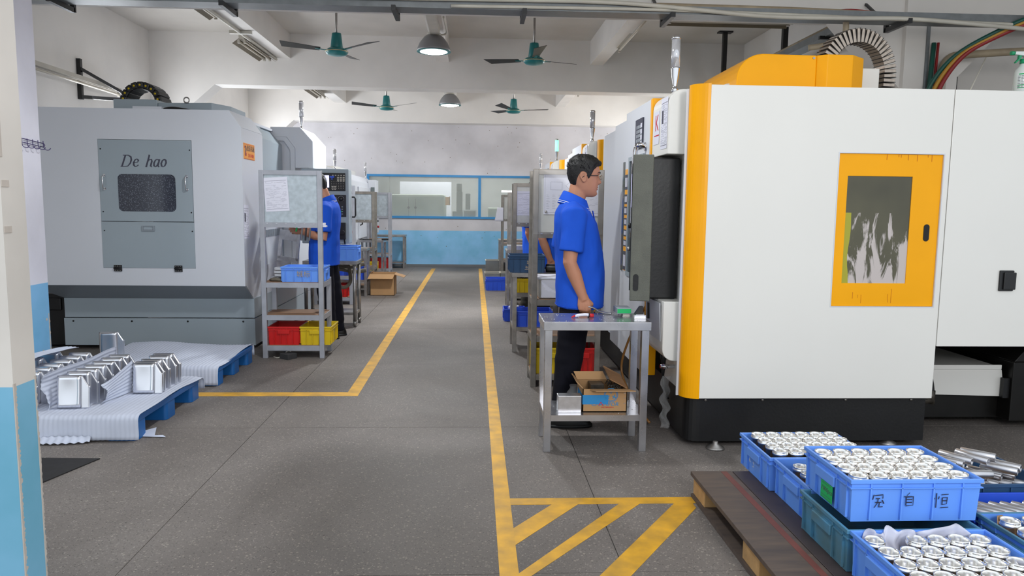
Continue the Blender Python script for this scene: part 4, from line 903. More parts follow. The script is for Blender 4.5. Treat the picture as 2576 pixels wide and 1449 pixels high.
for x, r in ((-1.74, .022), (-1.65, .022), (-1.575, .014), (-1.505, .022)):
    kn = G(MB().lathe([(r, 0), (r, .014), (r * .8, .018), (0, .018)], n=16, M=Matrix.Translation((x, 8.508, 1.4551)) @ Matrix.Rotation(PI / 2, 4, 'X')), 'knob', M['black'], co)
    d = MB()
    for k in range(9):
        a = math.radians(200 - 27.5 * k); d.box(x + 1.5 * r * math.cos(a) - .002, x + 1.5 * r * math.cos(a) + .002, 8.505, 8.5085, 1.4551 + 1.5 * r * math.sin(a) - .002, 1.4551 + 1.5 * r * math.sin(a) + .002)
    G(d, 'dial_marks', M['paper'], co)
G(MB().box(-1.69, -1.625, 8.503, 8.509, 1.4047, 1.4199), 'digit_display', M['led'], co)
kq = MB()
for i in range(6):
    for j in range(4): kq.box(-1.69 + .038 * i, -1.675 + .038 * i, 8.503, 8.509, 1.362 - .027 * j, 1.372 - .027 * j)
kq.build('keys', M['lgrey2'], co, w=True)['kind'] = 'stuff'
for (x, z, m) in ((-1.555, 1.31, M['red']), (-1.53, 1.37, M['green']), (-1.5, 1.315, M['green'])):
    G(MB().cyl((x, 8.509, z), (x, 8.5, z), .006, 10), 'push_button', m, co)
hw = G(MB().box(-1.53, -1.455, 8.47, 8.52, 1.0, 1.19).cyl((-1.49, 8.47, 1.08), (-1.49, 8.45, 1.08), .03, 16), 'handwheel_pendant', M['blackpl'], co, bevel=.005)
G(MB().tube(sag([(-1.47, 8.49, 1.0), (-1.466, 8.5, .965), (-1.47, 8.53, .945)], 4), .008, 8), 'pendant_cable', M['blackpl'], co)
G(MB().tube([(-1.415, 8.70, 1.48), (-1.385, 8.70, 1.48), (-1.375, 8.70, 1.46), (-1.375, 8.70, 1.27), (-1.385, 8.70, 1.25), (-1.415, 8.70, 1.25)], .009, 10), 'handle', M['blackpl'], co)
G(MB().box(-1.9, -1.6, 8.72, 9.0, 1.0, 1.75), 'console_arm', M['lwhite'])
tower(g, -2.03, 8.95, 2.255, M['towerglass'])
# units on its roof and the black cable chain with yellow dots
G(MB().box(-3.38, -2.98, 7.25, 7.9, 2.22, 2.352).prism([(-2.98, 7.27), (-2.46, 7.2), (-2.36, 7.45), (-2.36, 7.9), (-2.98, 7.9)], 'xy', 2.22, 2.325), 'roof_unit', M['lgrey'], bevel=.005)
G(MB().box(-3.12, -2.86, 7.05, 7.2, 2.22, 2.265), 'roof_box', M['lwhite'], bevel=.004)
G(MB().tube(sag([(-2.92, 7.12, 2.225), (-2.78, 7.1, 2.25), (-2.6, 7.1, 2.225)], 8), .022, 10), 'roof_hose', M['blackpl'])
G(MB().lathe([(.02, 0), (.02, .012)], (-2.70, 7.23, 2.32), 12).tube([(-2.70 + .025 * math.cos(a), 7.23, 2.35 + .025 * math.sin(a)) for a in [2 * PI * i / 14 for i in range(14)]], .006, 6, close=True), 'lifting_eye', M['steel2'])
N = 11; cx, cz, rr = -3.205, 2.345, .165
lk = dt = None
for i in range(N):
    a = math.radians(188 - 196 * i / (N - 1))
    if lk is None:
        lk = MB().box(-.03, .03, -.13, .13, -.033, .033).build('chain_link', M['blackpl'], g, bevel=.012)
        dt = MB().lathe([(0, 0), (.010, 0), (.010, .004), (0, .004)], n=10, M=Matrix.Translation((0, -.13, 0)) @ Matrix.Rotation(PI / 2, 4, 'X')).build('pin', M['cyel'], lk)
        o = lk
    else:
        o = lk.copy(); COL.objects.link(o); o.parent = g; d = dt.copy(); COL.objects.link(d); d.parent = o
    z = cz + rr * math.sin(a)
    o.location = Vector((cx + rr * math.cos(a), 7.55, max(z, 2.36))) - g.location; o.rotation_euler = (0, -(a - PI / 2), 0)
# ------------------------------------------------------------------ the two white machines beyond
def white_machine(label, x, y0, y1, h, seed):
    t = thing('machining_center', label, 'machine', (x, y0, 0), 0, 'white machining centres beyond')
    P = lambda mb, n, m, p=None, **k: mb.build(n, m, p or t, w=True, **k)
    P(MB().prism([(x - 1.6, .3), (x, .3), (x, h - .12), (x - .1, h), (x - 1.6, h)], 'xz', y0, y1), 'cabinet', M['lwhite'], bevel=.01)
    P(MB().box(x - 1.6, x - .02, y0 + .02, y1 - .02, .03, .3), 'plinth', M['lgrey2'])
    P(MB().box(x - .9, x - .3, y0 + .3, y1 - .3, h, h + .13).box(x - .5, x - .15, y0 + .1, y0 + .5, h, h + .06), 'roof_unit', M['cream'], bevel=.006)
    d = P(MB().frame('yz', x, x + .03, (y0 + .9, y1 - .7, .75, h - .22), (y0 + 1.05, y1 - .85, 1.05, h - .4)), 'sliding_door', M['lwhite'], bevel=.004)
    P(MB().box(x + .005, x + .015, y0 + 1.05, y1 - .85, 1.05, h - .4), 'door_window', M['glassd'], d)
    P(MB().tube([(x + .03, y0 + .98, 1.45), (x + .07, y0 + .98, 1.43), (x + .07, y0 + .98, 1.02), (x + .03, y0 + .98, 1.0)], .014, 8), 'handle', M['blackpl'], d)
    c = P(MB().box(x, x + .16, y1 - .62, y1 - .2, .8, h - .05), 'console', M['lwhite'], bevel=.008)
    P(MB().box(x + .06, x + .135, y1 - .628, y1 - .618, 1.5, 1.75), 'screen', M['glassd'], c)
    bt = MB()
    for k in range(4): bt.cyl((x + .16, y1 - .4, 1.35 - .1 * k), (x + .185, y1 - .4, 1.35 - .1 * k), .016, 10)
    P(bt, 'buttons', M['blackpl'], c)
    P(MB().cyl((x + .16, y1 - .4, .93), (x + .195, y1 - .4, .93), .022, 12), 'stop_button', M['red'], c)
    lm = front(x - .12, y0 - .001, h - .30)
    P(MB().xbox(lm, -.08, .08, .07, .076, 0, .001).xbox(lm, -.08, .08, -.076, -.07, 0, .001).xbox(lm, -.075, -.035, -.05, .05, 0, .001), 'maker_label', M['red'])
    P(MB().box(x - .5, x - .2, y0 - .004, y0, 1.0, 1.35), 'grey_plate', M['lgrey'])
    tower(t, x - .1, y1 - .3, h - .01, M['towerglass'])
    return t
white_machine('white machining centre just beyond the lettered machine, with a slim signal light', -2.25, 10.0, 13.05, 1.99, 1)
white_machine('farther white machining centre next to the end window', -2.2, 13.3, 16.2, 1.95, 2)
# ------------------------------------------------------------------ crates, racks, tables
CR = {}
def crate(label, cat, x, y, z, L, Wd, H, m, rz=0.0, fine=False, group=None, handles='x'):
    """open plastic crate; origin at the middle of its base"""
    key = (round(L, 3), round(Wd, 3), round(H, 3), m.name, fine, handles)
    if key in CR:
        return copy_tree(CR[key], (x, y, z), rz, label, group)
    t = thing('crate', label, cat, (x, y, z), rz, group); CR[key] = t
    a, b, th, tp = L / 2, Wd / 2, .005, .006
    o = [(-a + tp, -b + tp, 0), (a - tp, -b + tp, 0), (a - tp, b - tp, 0), (-a + tp, b - tp, 0), (-a, -b, H), (a, -b, H), (a, b, H), (-a, b, H)]
    i = [(p[0] - math.copysign(th, p[0]), p[1] - math.copysign(th, p[1]), max(p[2], .008)) for p in o]
    MB().add(o + i, [(3, 2, 1, 0), (0, 1, 5, 4), (1, 2, 6, 5), (2, 3, 7, 6), (3, 0, 4, 7), (8, 9, 10, 11), (8, 12, 13, 9), (9, 13, 14, 10), (10, 14, 15, 11), (11, 15, 12, 8), (4, 5, 13, 12), (5, 6, 14, 13), (6, 7, 15, 14), (7, 4, 12, 15)]).build('shell', m, t)
    MB().frame('xy', H - .012, H + .003, (-a - .007, a + .007, -b - .007, b + .007), (-a + .003, a - .003, -b + .003, b - .003)).build('rim', m, t, bevel=.002)
    MB().frame('xy', H * .80, H * .80 + .004, (-a - .006, a + .006, -b - .006, b + .006), (-a + .003, a - .003, -b + .003, b - .003)).build('ledge', m, t)
    def rib(*q):
        return MB().box(*q)
    rs = []
    nx = 4 if L > .44 or L < .3 else 5
    for k in range(nx):
        u = (-.168, -.054, .062, .169)[k] if nx == 4 and L > .4 else (-a + L * (k + .5) / nx if nx == 5 else -a + L * (k + 1) / (nx + 1))
        for s in (-1, 1): rs.append((u - .0025, u + .0025, min(s * (b - .004), s * (b + .006)), max(s * (b - .004), s * (b + .006)), .01, H * .98))
    for u in (-b * .86, -b * .45, b * .45, b * .86):
        for s in (-1, 1): rs.append((min(s * (a - .004), s * (a + .006)), max(s * (a - .004), s * (a + .006)), u - .0025, u + .0025, .01, H * .98))
    if fine:
        for q in rs: rib(*q).build('rib', m, t)
    else:
        mb = MB()
        for q in rs: mb.box(*q)
        mb.build('ribs', m, t)['kind'] = 'stuff'
    for s in (-1, 1):
        (MB().prism([(-b * .4, H * .55), (b * .4, H * .55), (b * .4, H * .80), (-b * .4, H * .80)], 'yz', min(s * a, s * (a + .012)), max(s * a, s * (a + .012))) if handles == 'x' else MB().prism([(-a * .4, H * .62), (a * .4, H * .62), (a * .4, H * .82), (-a * .4, H * .82)], 'xz', min(s * b, s * (b + .012)), max(s * b, s * (b + .012)))).build('handle', m, t, bevel=.003)
    return t

def stencil(cr, body, size, dz, m, dx=0.0, dy=None):
    """lettering on the -y face of a crate (its local frame)"""
    L_ = cr.location; return text_mb(body, size, front(dx, dy, dz), .0004).build('lettering', m, cr)

def rack(label, x0, x1, y0, y1, h, shelves, bz0, m, back_h=None, paper=None, group='shop racks', boardm=None, shelfm=None):
    """angle-steel rack with a sheet board at the top of its front side"""
    t = thing('rack', label, 'rack', ((x0 + x1) / 2, (y0 + y1) / 2, 0), 0, group); w = .042
    bh = back_h or h
    for (x, y, hh) in ((x0, y0, h), (x1 - w, y0, h), (x0, y1 - w, bh), (x1 - w, y1 - w, bh)):
        MB().box(x, x + w, y, y + w, 0, hh).build('post', m, t, bevel=.003, w=True)
    for z in shelves:
        MB().frame('xy', z - .045, z, (x0 + .002, x1 - .002, y0 + .003, y1 - .003), (x0 + .03, x1 - .03, y0 + .03, y1 - .03)).build('shelf_frame', m, t, w=True)
        MB().box(x0 + .01, x1 - .01, y0 + .02, y1 - .01, z - .012, z + .003).build('shelf', shelfm or M['chipboard'], t, w=True)
    MB().frame('xz', y0 + .004, y0 + .03, (x0 + .04, x1 - .04, bz0, h), (x0 + .041, x1 - .041, bz0 + .045, h - .04)).build('board_frame', m, t, w=True)
    MB().box(x0 + .03, x1 - .03, y0 + .02, y0 + .028, bz0 + .02, h - .01).build('board', boardm or M['galv'], t, w=True)
    for k in range(6): MB().box(x0 + .06 + k * (x1 - x0 - .14) / 5, x0 + .075 + k * (x1 - x0 - .14) / 5, y0 - .001, y0 + .006, bz0 + .03, bz0 + .038).build('rivet', M['steel'], t, w=True)
    if paper:
        (px, pz, pw, ph, rot, seed, kind) = paper
        sheet(t, front(px, y0 + .017, pz) @ Matrix.Rotation(rot, 4, 'Z'), pw, ph, seed, 'drawing_sheet', .8, kind)
    return t

def table(label, x0, x1, y0, y1, h, shelf, m, round_=False, group='steel work tables', leg=.04, apron=.04):
    t = thing('work_table', label, 'table', ((x0 + x1) / 2, (y0 + y1) / 2, 0), 0, group)
    MB().box(x0, x1, y0, y1, h - .004, h).frame('xy', h - apron, h - .004, (x0, x1, y0, y1), (x0 + .006, x1 - .006, y0 + .006, y1 - .006)).build('tabletop', m, t, bevel=.002, w=True)
    e = .008
    for (x, y) in ((x0 + e, y0 + e), (x1 - leg - e, y0 + e), (x0 + e, y1 - leg - e), (x1 - leg - e, y1 - leg - e)):
        if round_:
            lg = MB().cyl((x + leg / 2, y + leg / 2, 0.06), (x + leg / 2, y + leg / 2, h - .02), leg / 2, 16).build('leg', m, t, w=True)
            MB().lathe([(leg * .42, 0), (leg * .42, .03), (leg * .55, .035), (leg * .55, .065)], (x + leg / 2, y + leg / 2, 0), 14).build('foot', M['steel2'], lg, w=True)
        else: MB().box(x, x + leg, y, y + leg, 0, h - .006).build('leg', m, t, bevel=.002, w=True)
    if shelf is not None:
        if round_: MB().box(x0 + .02, x1 - .02, y0 + .02, y1 - .02, shelf - .03, shelf).build('shelf', m, t, w=True)
        else: MB().box(x0 + .012, x1 - .012, y0 + .012, y1 - .012, shelf - .003, shelf).frame('xy', shelf - .035, shelf - .003, (x0 + .012, x1 - .012, y0 + .012, y1 - .012), (x0 + .018, x1 - .018, y0 + .018, y1 - .018)).build('shelf', m, t, w=True)
    return t

# --- rack in front of the lettered machine
rack('painted steel rack holding a blue, a red and a yellow crate', -1.905, -1.355, 6.70, 7.09, 1.69, [.69, .395, .115], 1.185, M['rack'], back_h=.71, paper=(-1.755, 1.478, .21, .30, .06, 31, None))
c = crate('blue stencilled crate on the upper shelf of the painted rack', 'crate', -1.545, 6.87, .693, .375, .28, .135, M['cblue'], group='crates on the racks')
stencil(c, '城标', .062, .07, M['gold2'], .01, -.147)
crate('red crate on the bottom shelf of the painted rack', 'crate', -1.722, 6.90, .118, .275, .34, .165, M['cred'], group='crates on the racks', handles='y')
crate('yellow crate on the bottom shelf of the painted rack', 'crate', -1.436, 6.90, .118, .275, .34, .165, M['cyel'], group='crates on the racks', handles='y')
t = thing('part_stack', 'small stack of silvery machined blocks beside the blue stencilled crate', 'machine parts', (-1.79, 6.86, .693))
for k in range(4): MB().box(-1.825 + .004 * (k % 2), -1.745 + .003 * k, 6.83, 6.9, .70 + .03 * k, .727 + .03 * k).build('block', M['alu3'], t, bevel=.004, w=True)
t = tag(MB().tube(sag([(-1.85, 6.80, .70), (-1.82, 6.84, .715), (-1.79, 6.80, .71), (-1.76, 6.83, .715), (-1.73, 6.80, .70), (-1.77, 6.78, .71), (-1.84, 6.79, .71)], 4), .014, 8).build('cloth_rag', M['rope'], None), 'crumpled grey rag on the upper shelf of the painted rack', 'rag')
tag(MB().box(-1.357, -1.325, 6.72, 6.79, 1.19, 1.205).box(-1.357, -1.335, 6.72, 6.77, 1.205, 1.23).build('white_block', M['paper'], None, bevel=.004), 'small white block on the edge of the painted rack beside the operator', 'block')
t = thing('tool_block', 'dark block with a green label on the floor under the painted rack', 'block', (-1.68, 6.62, 0))
MB().prism([(-1.75, 6.68), (-1.66, 6.62), (-1.60, 6.70), (-1.70, 6.76)], 'xy', 0, .05).build('body', M['dark'], t, bevel=.003, w=True)
MB().xbox(basis((-1.632, 6.6615, .026), (.6, .8, 0), (0, 0, 1)), -.045, .045, -.02, .02, 0, .002).build('label', M['green'], t, w=True)
MB().tube(sag([(-1.82, 6.74, .006), (-1.76, 6.70, .008), (-1.70, 6.74, .055), (-1.66, 6.72, .06)], 5), .004, 6).build('cord', M['pvc'], t, w=True)
# tools hung in the dark under the board
for k, (x, m) in enumerate(((-1.76, M['green']), (-1.71, M['steel2']), (-1.67, M['dark']), (-1.63, M['steel2']))):
    tag(MB().bar((x, 7.5, 1.19), (x - .02, 7.52, 1.03 + .09 * (k == 0)), .016, .01).build('hand_tool', m, None, bevel=.003), ['small green tool hanging under the painted rack board', 'steel file hanging first under the painted rack board', 'dark tool hanging second under the painted rack board', 'steel file hanging last under the painted rack board'][k], 'tool')
# --- steel table behind the operator, with blue crate and coiled webbing
table('round-legged steel table behind the operator at the console', -1.93, -1.325, 8.42, 8.80, .757, .17, M['steel2'], True, leg=.042)
c = crate('blue stencilled crate on the round-legged steel table', 'crate', -1.53, 8.62, .757, .40, .28, .165, M['cblue'], group='crates on the racks')
stencil(c, '城标', .06, .08, M['gold2'], -.05, -.147)
tag(MB().tube(sag([(-1.72, 8.76, .64), (-1.66, 8.78, .52), (-1.55, 8.78, .42), (-1.46, 8.78, .48), (-1.47, 8.77, .66), (-1.54, 8.77, .71)], 8), .022, 8).tube(sag([(-1.8, 8.84, .62), (-1.65, 8.84, .68), (-1.45, 8.82, .66), (-1.3, 8.84, .7)], 6), .025, 8).tube(sag([(-1.75, 8.86, .58), (-1.6, 8.86, .63), (-1.42, 8.86, .6), (-1.28, 8.86, .62)], 6), .025, 8).build('webbing_coil', M['rope'], None), 'looped dirty webbing slung under the round-legged steel table', 'webbing')
# --- rows of racks and tables further along
rack('rack with a plain sheet board, third along the aisle on the machine side', -2.22, -1.69, 10.35, 10.7, 1.66, [.70, .40, .10], 1.17, M['rack'])
crate('red crate on the low shelf behind the round-legged table', 'crate', -1.95, 10.53, .103, .36, .3, .17, M['cred'], group='crates on the racks')
crate('deep blue crate on the middle shelf behind the round-legged table', 'crate', -1.95, 10.53, .403, .4, .28, .16, M['cblue2'], group='crates on the racks')
rack('rack with a dull sheet board and a paper edge, second from the end wall', -2.16, -1.585, 11.9, 12.25, 1.60, [.70, .40, .10], 1.11, M['rack2'], paper=(-2.14, 1.38, .14, .26, 0, 33, None))
rack('rack with a bright sheet board and pale notice beside the end window', -2.17, -1.70, 15.15, 15.5, 1.64, [.70, .40, .10], 1.12, M['rack'], paper=(-2.07, 1.42, .17, .3, 0, 34, None))
crate('red crate low on the rack beside the end window', 'crate', -1.92, 15.33, .103, .36, .28, .2, M['cred'], group='crates on the racks')
crate('yellow crate low on the rack beside the end window', 'crate', -1.98, 14.12, .17, .3, .26, .14, M['cyel'], group='crates on the racks')
table('square-legged steel table behind the open carton', -2.2, -1.62, 11.3, 11.65, .735, .25, M['steel2'])
crate('blue crate under the square-legged table behind the open carton', 'crate', -1.83, 11.48, .25, .33, .26, .2, M['cblue2'], group='crates on the racks')
table('narrow steel table in mid distance with tools on top', -2.17, -1.68, 13.85, 14.35, .735, .17, M['steel'])
tag(MB().box(-1.72, -1.6, 13.9, 14.0, .735, .765).tube(sag([(-2.13, 13.95, .745), (-2.1, 14.0, .75), (-2.05, 13.95, .745), (-1.9, 13.98, .745)], 4), .01, 6).build('hand_tool', M['blackpl'], None), 'dark tools lying on the narrow mid-distance table', 'tool')
table('empty steel table against the blue end wall', -2.25, -1.52, 16.4, 16.85, .73, .14, M['steel2'])
# --- open carton on the floor
t = thing('cardboard_box', 'empty brown cardboard box with open flaps standing by the aisle line', 'box', (-1.41, 11.6, 0))
MB().box(-1.595, -1.225, 11.43, 11.436, 0, .33).box(-1.595, -1.225, 11.76, 11.766, 0, .33).box(-1.595, -1.589, 11.43, 11.766, 0, .33).box(-1.231, -1.225, 11.43, 11.766, 0, .33).box(-1.595, -1.225, 11.43, 11.766, 0, .006).build('carton_body', M['carton'], t, w=True)
def flap(p, q, d, par, m=None):
    p = Vector(p); q = Vector(q); d = Vector(d); nrm = (q - p).cross(d).normalized() * .005
    vs = [p, q, q + d, p + d]; return MB().add(vs + [v + nrm for v in vs], [(0, 1, 2, 3), (7, 6, 5, 4), (0, 4, 5, 1), (1, 5, 6, 2), (2, 6, 7, 3), (3, 7, 4, 0)]).build('flap', m or M['carton'], par, w=True)
flap((-1.6, 11.43, .33), (-1.22, 11.43, .33), (-.02, -.10, -.06), t); flap((-1.225, 11.44, .33), (-1.225, 11.76, .33), (.15, 0, -.045), t)
flap((-1.595, 11.44, .33), (-1.595, 11.76, .33), (.01, 0, .03), t); flap((-1.6, 11.766, .33), (-1.22, 11.766, .33), (0, .03, .0), t)

# --- racks on the cream machines' side
rk = rack('worn rack with a film-covered drawing board, just behind the man in the blue polo', .445, .985, 5.62, 6.0, 1.68, [.685, .40, .10], 1.16, M['rack2'], boardm=M['board'], paper=(.66, 1.505, .27, .33, 0, 35, 'drawing'))
MB().grid(lambda u, v: (.452 + .525 * u, 5.612 + .004 * math.sin(9 * u + 5 * v) * math.sin(7 * v), 1.19 + .482 * v), 22, 18).build('film_cover', M['clear'], rk, w=True)
for (x, z) in ((.55, 1.65), (.545, 1.36), (.76, 1.645)): MB().lathe([(0, 0), (.01, 0), (.008, .006), (0, .007)], n=10, M=Matrix.Translation((x, 5.634, z)) @ Matrix.Rotation(PI / 2, 4, 'X')).build('magnet', M['steel2'], rk, w=True)
sheet(rk, front(.90, 5.634, 1.48), .13, .3, 36, 'notice', .3)
t = thing('plastic_box', 'white lidded plastic box wrapped in clear film on the worn rack', 'box', (.63, 5.8, .688))
MB().add([(.505, 5.66, .69), (.90, 5.66, .69), (.90, 5.93, .69), (.505, 5.93, .69), (.50, 5.65, .845), (.91, 5.65, .845), (.91, 5.94, .845), (.50, 5.94, .845)], [(3, 2, 1, 0), (4, 5, 6, 7), (0, 1, 5, 4), (1, 2, 6, 5), (2, 3, 7, 6), (3, 0, 4, 7)]).build('box_body', M['fix'], t, bevel=.008, w=True)
MB().box(.495, .915, 5.645, 5.945, .84, .855).build('lid', M['paper'], t, bevel=.004, w=True)
MB().box(.52, .78, 5.648, 5.652, .70, .835).build('paper_liner', M['paper'], t, w=True)
rnd = random.Random(2)
MB().grid(lambda u, v: (.47 + .45 * u + .012 * math.sin(13 * v), 5.642 + .01 * math.sin(17 * u + 9 * v), .70 + .17 * v + .008 * math.sin(23 * u)), 20, 10).build('film_wrap', M['clear'], t, w=True)
crate('yellow crate on the bottom shelf of the worn rack', 'crate', .60, 5.81, .103, .26, .34, .2, M['cyel'], group='crates on the racks', handles='y')
crate('red crate on the bottom shelf of the worn rack, behind the trousered legs', 'crate', .865, 5.81, .103, .2, .34, .2, M['cred'], group='crates on the racks', handles='y')
table('worn steel table with a dull blue stencilled crate on it', .365, .86, 7.0, 7.5, .765, .24, M['steel2'])
c = crate('dull blue stencilled crate on the worn steel table', 'crate', .51, 7.2, .765, .335, .28, .165, M['cnavy'], group='crates on the racks')
stencil(c, '城标', .045, .095, M['gold2'], .04, -.147); stencil(c, '五金', .045, .045, M['gold2'], .02, -.147)
tag(MB().cyl((.70, 7.15, .805), (.84, 7.12, .805), .04, 16).build('black_canister', M['blackpl'], None, bevel=.006), 'black cylinder lying beside the dull blue stencilled crate', 'canister')
c = crate('blue stencilled crate on the low shelf of the worn steel table', 'crate', .58, 7.2, .24, .36, .3, .15, M['cblue2'], group='crates on the racks')
stencil(c, '标', .07, .07, M['gold2'], -.01, -.157)
rack('rack behind the worn steel table, its board hung with two pale sheets', .435, .99, 8.3, 8.65, 1.655, [.70, .42, .12], 1.17, M['rack2'], boardm=M['board'], paper=(.62, 1.43, .3, .27, 0, 37, None))
crate('yellow crate of greasy parts on the middle shelf behind the dull blue crate', 'crate', .60, 8.48, .42, .28, .3, .16, M['cyel'], group='crates on the racks')
t = thing('greasy_parts', 'heap of greasy dark parts filling the yellow crate', 'machine parts', (.6, 8.48, .43)); t['kind'] = 'stuff'
rnd = random.Random(12); mb = MB()
for k in range(40):
    p = Vector((.6 + .11 * (rnd.random() * 2 - 1), 8.48 + .11 * (rnd.random() * 2 - 1), .56 + .06 * rnd.random())); d = Vector((rnd.random() - .5, rnd.random() - .5, rnd.random() - .5)).normalized() * .035
    mb.bar(p - d, p + d, .018, .012)
mb.build('part_heap', M['grease'], t, w=True)
crate('orange-red crate seen under the dull blue crate, on the rack shelf behind', 'crate', .82, 8.48, .703, .26, .28, .15, M['cred'], group='crates on the racks')
tag(MB().box(.5, .66, 8.35, 8.6, .705, .74).build('steel_plate', M['steel'], None, bevel=.003), 'flat bright plate on the rack shelf under the dull blue crate', 'plate')
crate('small blue crate on the floor beside the worn steel table', 'crate', .50, 9.05, 0, .26, .3, .15, M['cblue2'], group='crates on the floor')
tag(MB().tube(sag([(.43, 9.0, .15), (.46, 9.02, .165), (.5, 9.0, .16), (.55, 9.06, .165)], 3), .018, 6).build('cloth_rag', M['film'], None), 'white rag in the small blue floor crate', 'rag')
table('steel table with a lit box of parts beyond the rack with pale sheets', .44, 1.0, 10.0, 10.5, .80, .3, M['steel2'])
tag(MB().box(.46, .8, 10.05, 10.4, .803, .86).build('tray', M['alu3'], None, bevel=.004), 'shallow metal tray on the table beyond the rack with pale sheets', 'tray')
t = tag(MB().tube(sag([(.70, 10.05, .83), (.76, 10.1, .87), (.82, 10.06, .84), (.86, 10.1, .86)], 4), .022, 8).build('glove', M['rope'], None), 'work glove with a bright yellow cuff on the far parts table', 'glove')
rack('slim far rack just past the table with the metal tray', .50, 1.05, 10.9, 11.2, 1.60, [.7, .4, .1], 1.12, M['rack2'], boardm=M['board'])
rack('farthest rack by the end wall with a framed part leaning on it', .50, 1.05, 13.5, 13.85, 1.60, [.72, .42, .12], 1.12, M['rack2'], boardm=M['board'])
tag(MB().frame('xz', 13.42, 13.45, (.60, .82, 1.15, 1.37), (.65, .77, 1.2, 1.32)).box(.66, .76, 13.42, 13.44, 1.23, 1.29).build('machined_plate', M['alu3'], None, bevel=.004), 'square machined plate leaning on the farthest rack board', 'machine part')
tag(MB().grid(lambda u, v: (.42 + .11 * u - .05 * v * (1 - u), 13.495 - .01 * u, 1.37 - .25 * v), 5, 6).build('hanging_sheet', M['paper'], None, solid=.001), 'crooked white sheet hanging at the edge of the farthest rack', 'paper')
table('farthest low steel table by the end wall', .47, 1.05, 14.0, 14.5, .76, .35, M['steel2'])
crate('yellow crate under the farthest low steel table', 'crate', .8, 14.25, .03, .3, .3, .22, M['cyel'], group='crates on the floor')
crate('empty blue crate alone on the floor near the far end of the aisle', 'crate', .385, 12.4, 0, .36, .4, .19, M['cblue2'], group='crates on the floor')
for k, (x, y, z, w_, h_, lab) in enumerate(((.36, 14.4, 0, .26, .34, 'tall clear plastic bin standing on the floor near the end wall'), (.60, 14.5, 0, .2, .34, 'clear plastic bin behind the tall one near the end wall'), (.33, 13.3, 0, .26, .2, 'low clear plastic tray behind the empty blue floor crate'), (.60, 13.35, 0, .24, .2, 'second low clear plastic tray behind the empty blue floor crate'))):
    t = thing('plastic_bin', lab, 'bin', (x, y, 0))
    MB().frame('xy', .006, h_, (x - w_ / 2, x + w_ / 2, y - .15, y + .15), (x - w_ / 2 + .006, x + w_ / 2 - .006, y - .144, y + .144)).box(x - w_ / 2, x + w_ / 2, y - .15, y + .15, 0, .006).build('bin_wall', mat('clear_grey_plastic', (150, 152, 152), 0.2, var=.1, alpha=.6), t, w=True)
    MB().frame('xy', h_, h_ + .012, (x - w_ / 2 - .008, x + w_ / 2 + .008, y - .158, y + .158), (x - w_ / 2 + .006, x + w_ / 2 - .006, y - .144, y + .144)).build('bin_rim', M['tubeoff'], t, w=True)
# room beyond the end window
t = thing('machine_cabinet', 'pale green-grey machine cabinet seen through the hazy end window', 'machine', (-1.4, 18.9, 0))
MB().box(-2.1, -.72, 18.5, 19.4, 0, 1.66).build('cabinet', M['beyond'], t, bevel=.06, w=True)
for x in (-1.62, -1.45): MB().box(x - .004, x + .004, 18.495, 18.5, .9, 1.55).build('door_gap', M['dark'], t, w=True); MB().cyl((x, 18.5, 1.33), (x, 18.47, 1.33), .03, 12).build('door_knob', M['dark'], t, w=True)
tag(MB().box(-2.0, -.62, 20.2, 20.25, 0, 2.02).build('white_partition', M['paper'], None), 'white partition panel seen through the hazy end window', 'panel')
tag(MB().box(-.62, -.60, 18.6, 18.62, 1.4, 1.62).box(-.75, -.6, 18.6, 18.62, 1.4, 1.6).build('orange_sign', M['plate'], None), 'small orange sign seen through the hazy end window', 'sign')
t = thing('machine_tool', 'dark machine tool seen through the hazy end window', 'machine', (-.25, 19, 0))
MB().box(-.55, 0, 18.8, 19.3, 0, 1.25).box(-.45, -.3, 18.8, 19.1, 1.25, 1.75).box(-.22, -.1, 18.8, 19.1, 1.25, 1.7).cyl((-.38, 18.85, 1.75), (-.38, 18.85, 1.95), .07, 12).build('machine_body', M['dark'], t, bevel=.02, w=True)
t = thing('monitor_box', 'grey box with a dark front standing just behind the end window glass', 'monitor', (-.1, 17.6, 0))
MB().box(-.27, .06, 17.5, 17.8, 0, 1.3).build('cabinet', M['bwall'], t, w=True)
MB().box(-.24, .03, 17.495, 17.5, 1.1, 1.27).build('dark_front', M['dark'], t, w=True)
tag(MB().cyl((.75, 20.6, 1.80), (1.25, 20.6, 1.80), .025, 10).build('lit_tube_light', M['wlight'], None), 'lit tube light seen through the hazy end window', 'light')
for (x0, x1, h_) in ((1.5, 2.6, 1.5), (.35, .95, 1.35)):
    tag(MB().box(x0, x1, 19.0, 19.6, 0, h_).build('machine_cabinet', M['dark'] if x0 > 1 else M['beyond'], None, bevel=.03), 'broad dark cabinet in the room beyond the end window' if x0 > 1 else 'low pale cabinet in the room beyond the end window', 'cabinet')
ORD = ['first', 'second', 'third', 'fourth', 'fifth', 'sixth', 'seventh', 'eighth', 'ninth', 'tenth', 'eleventh', 'twelfth', 'thirteenth']
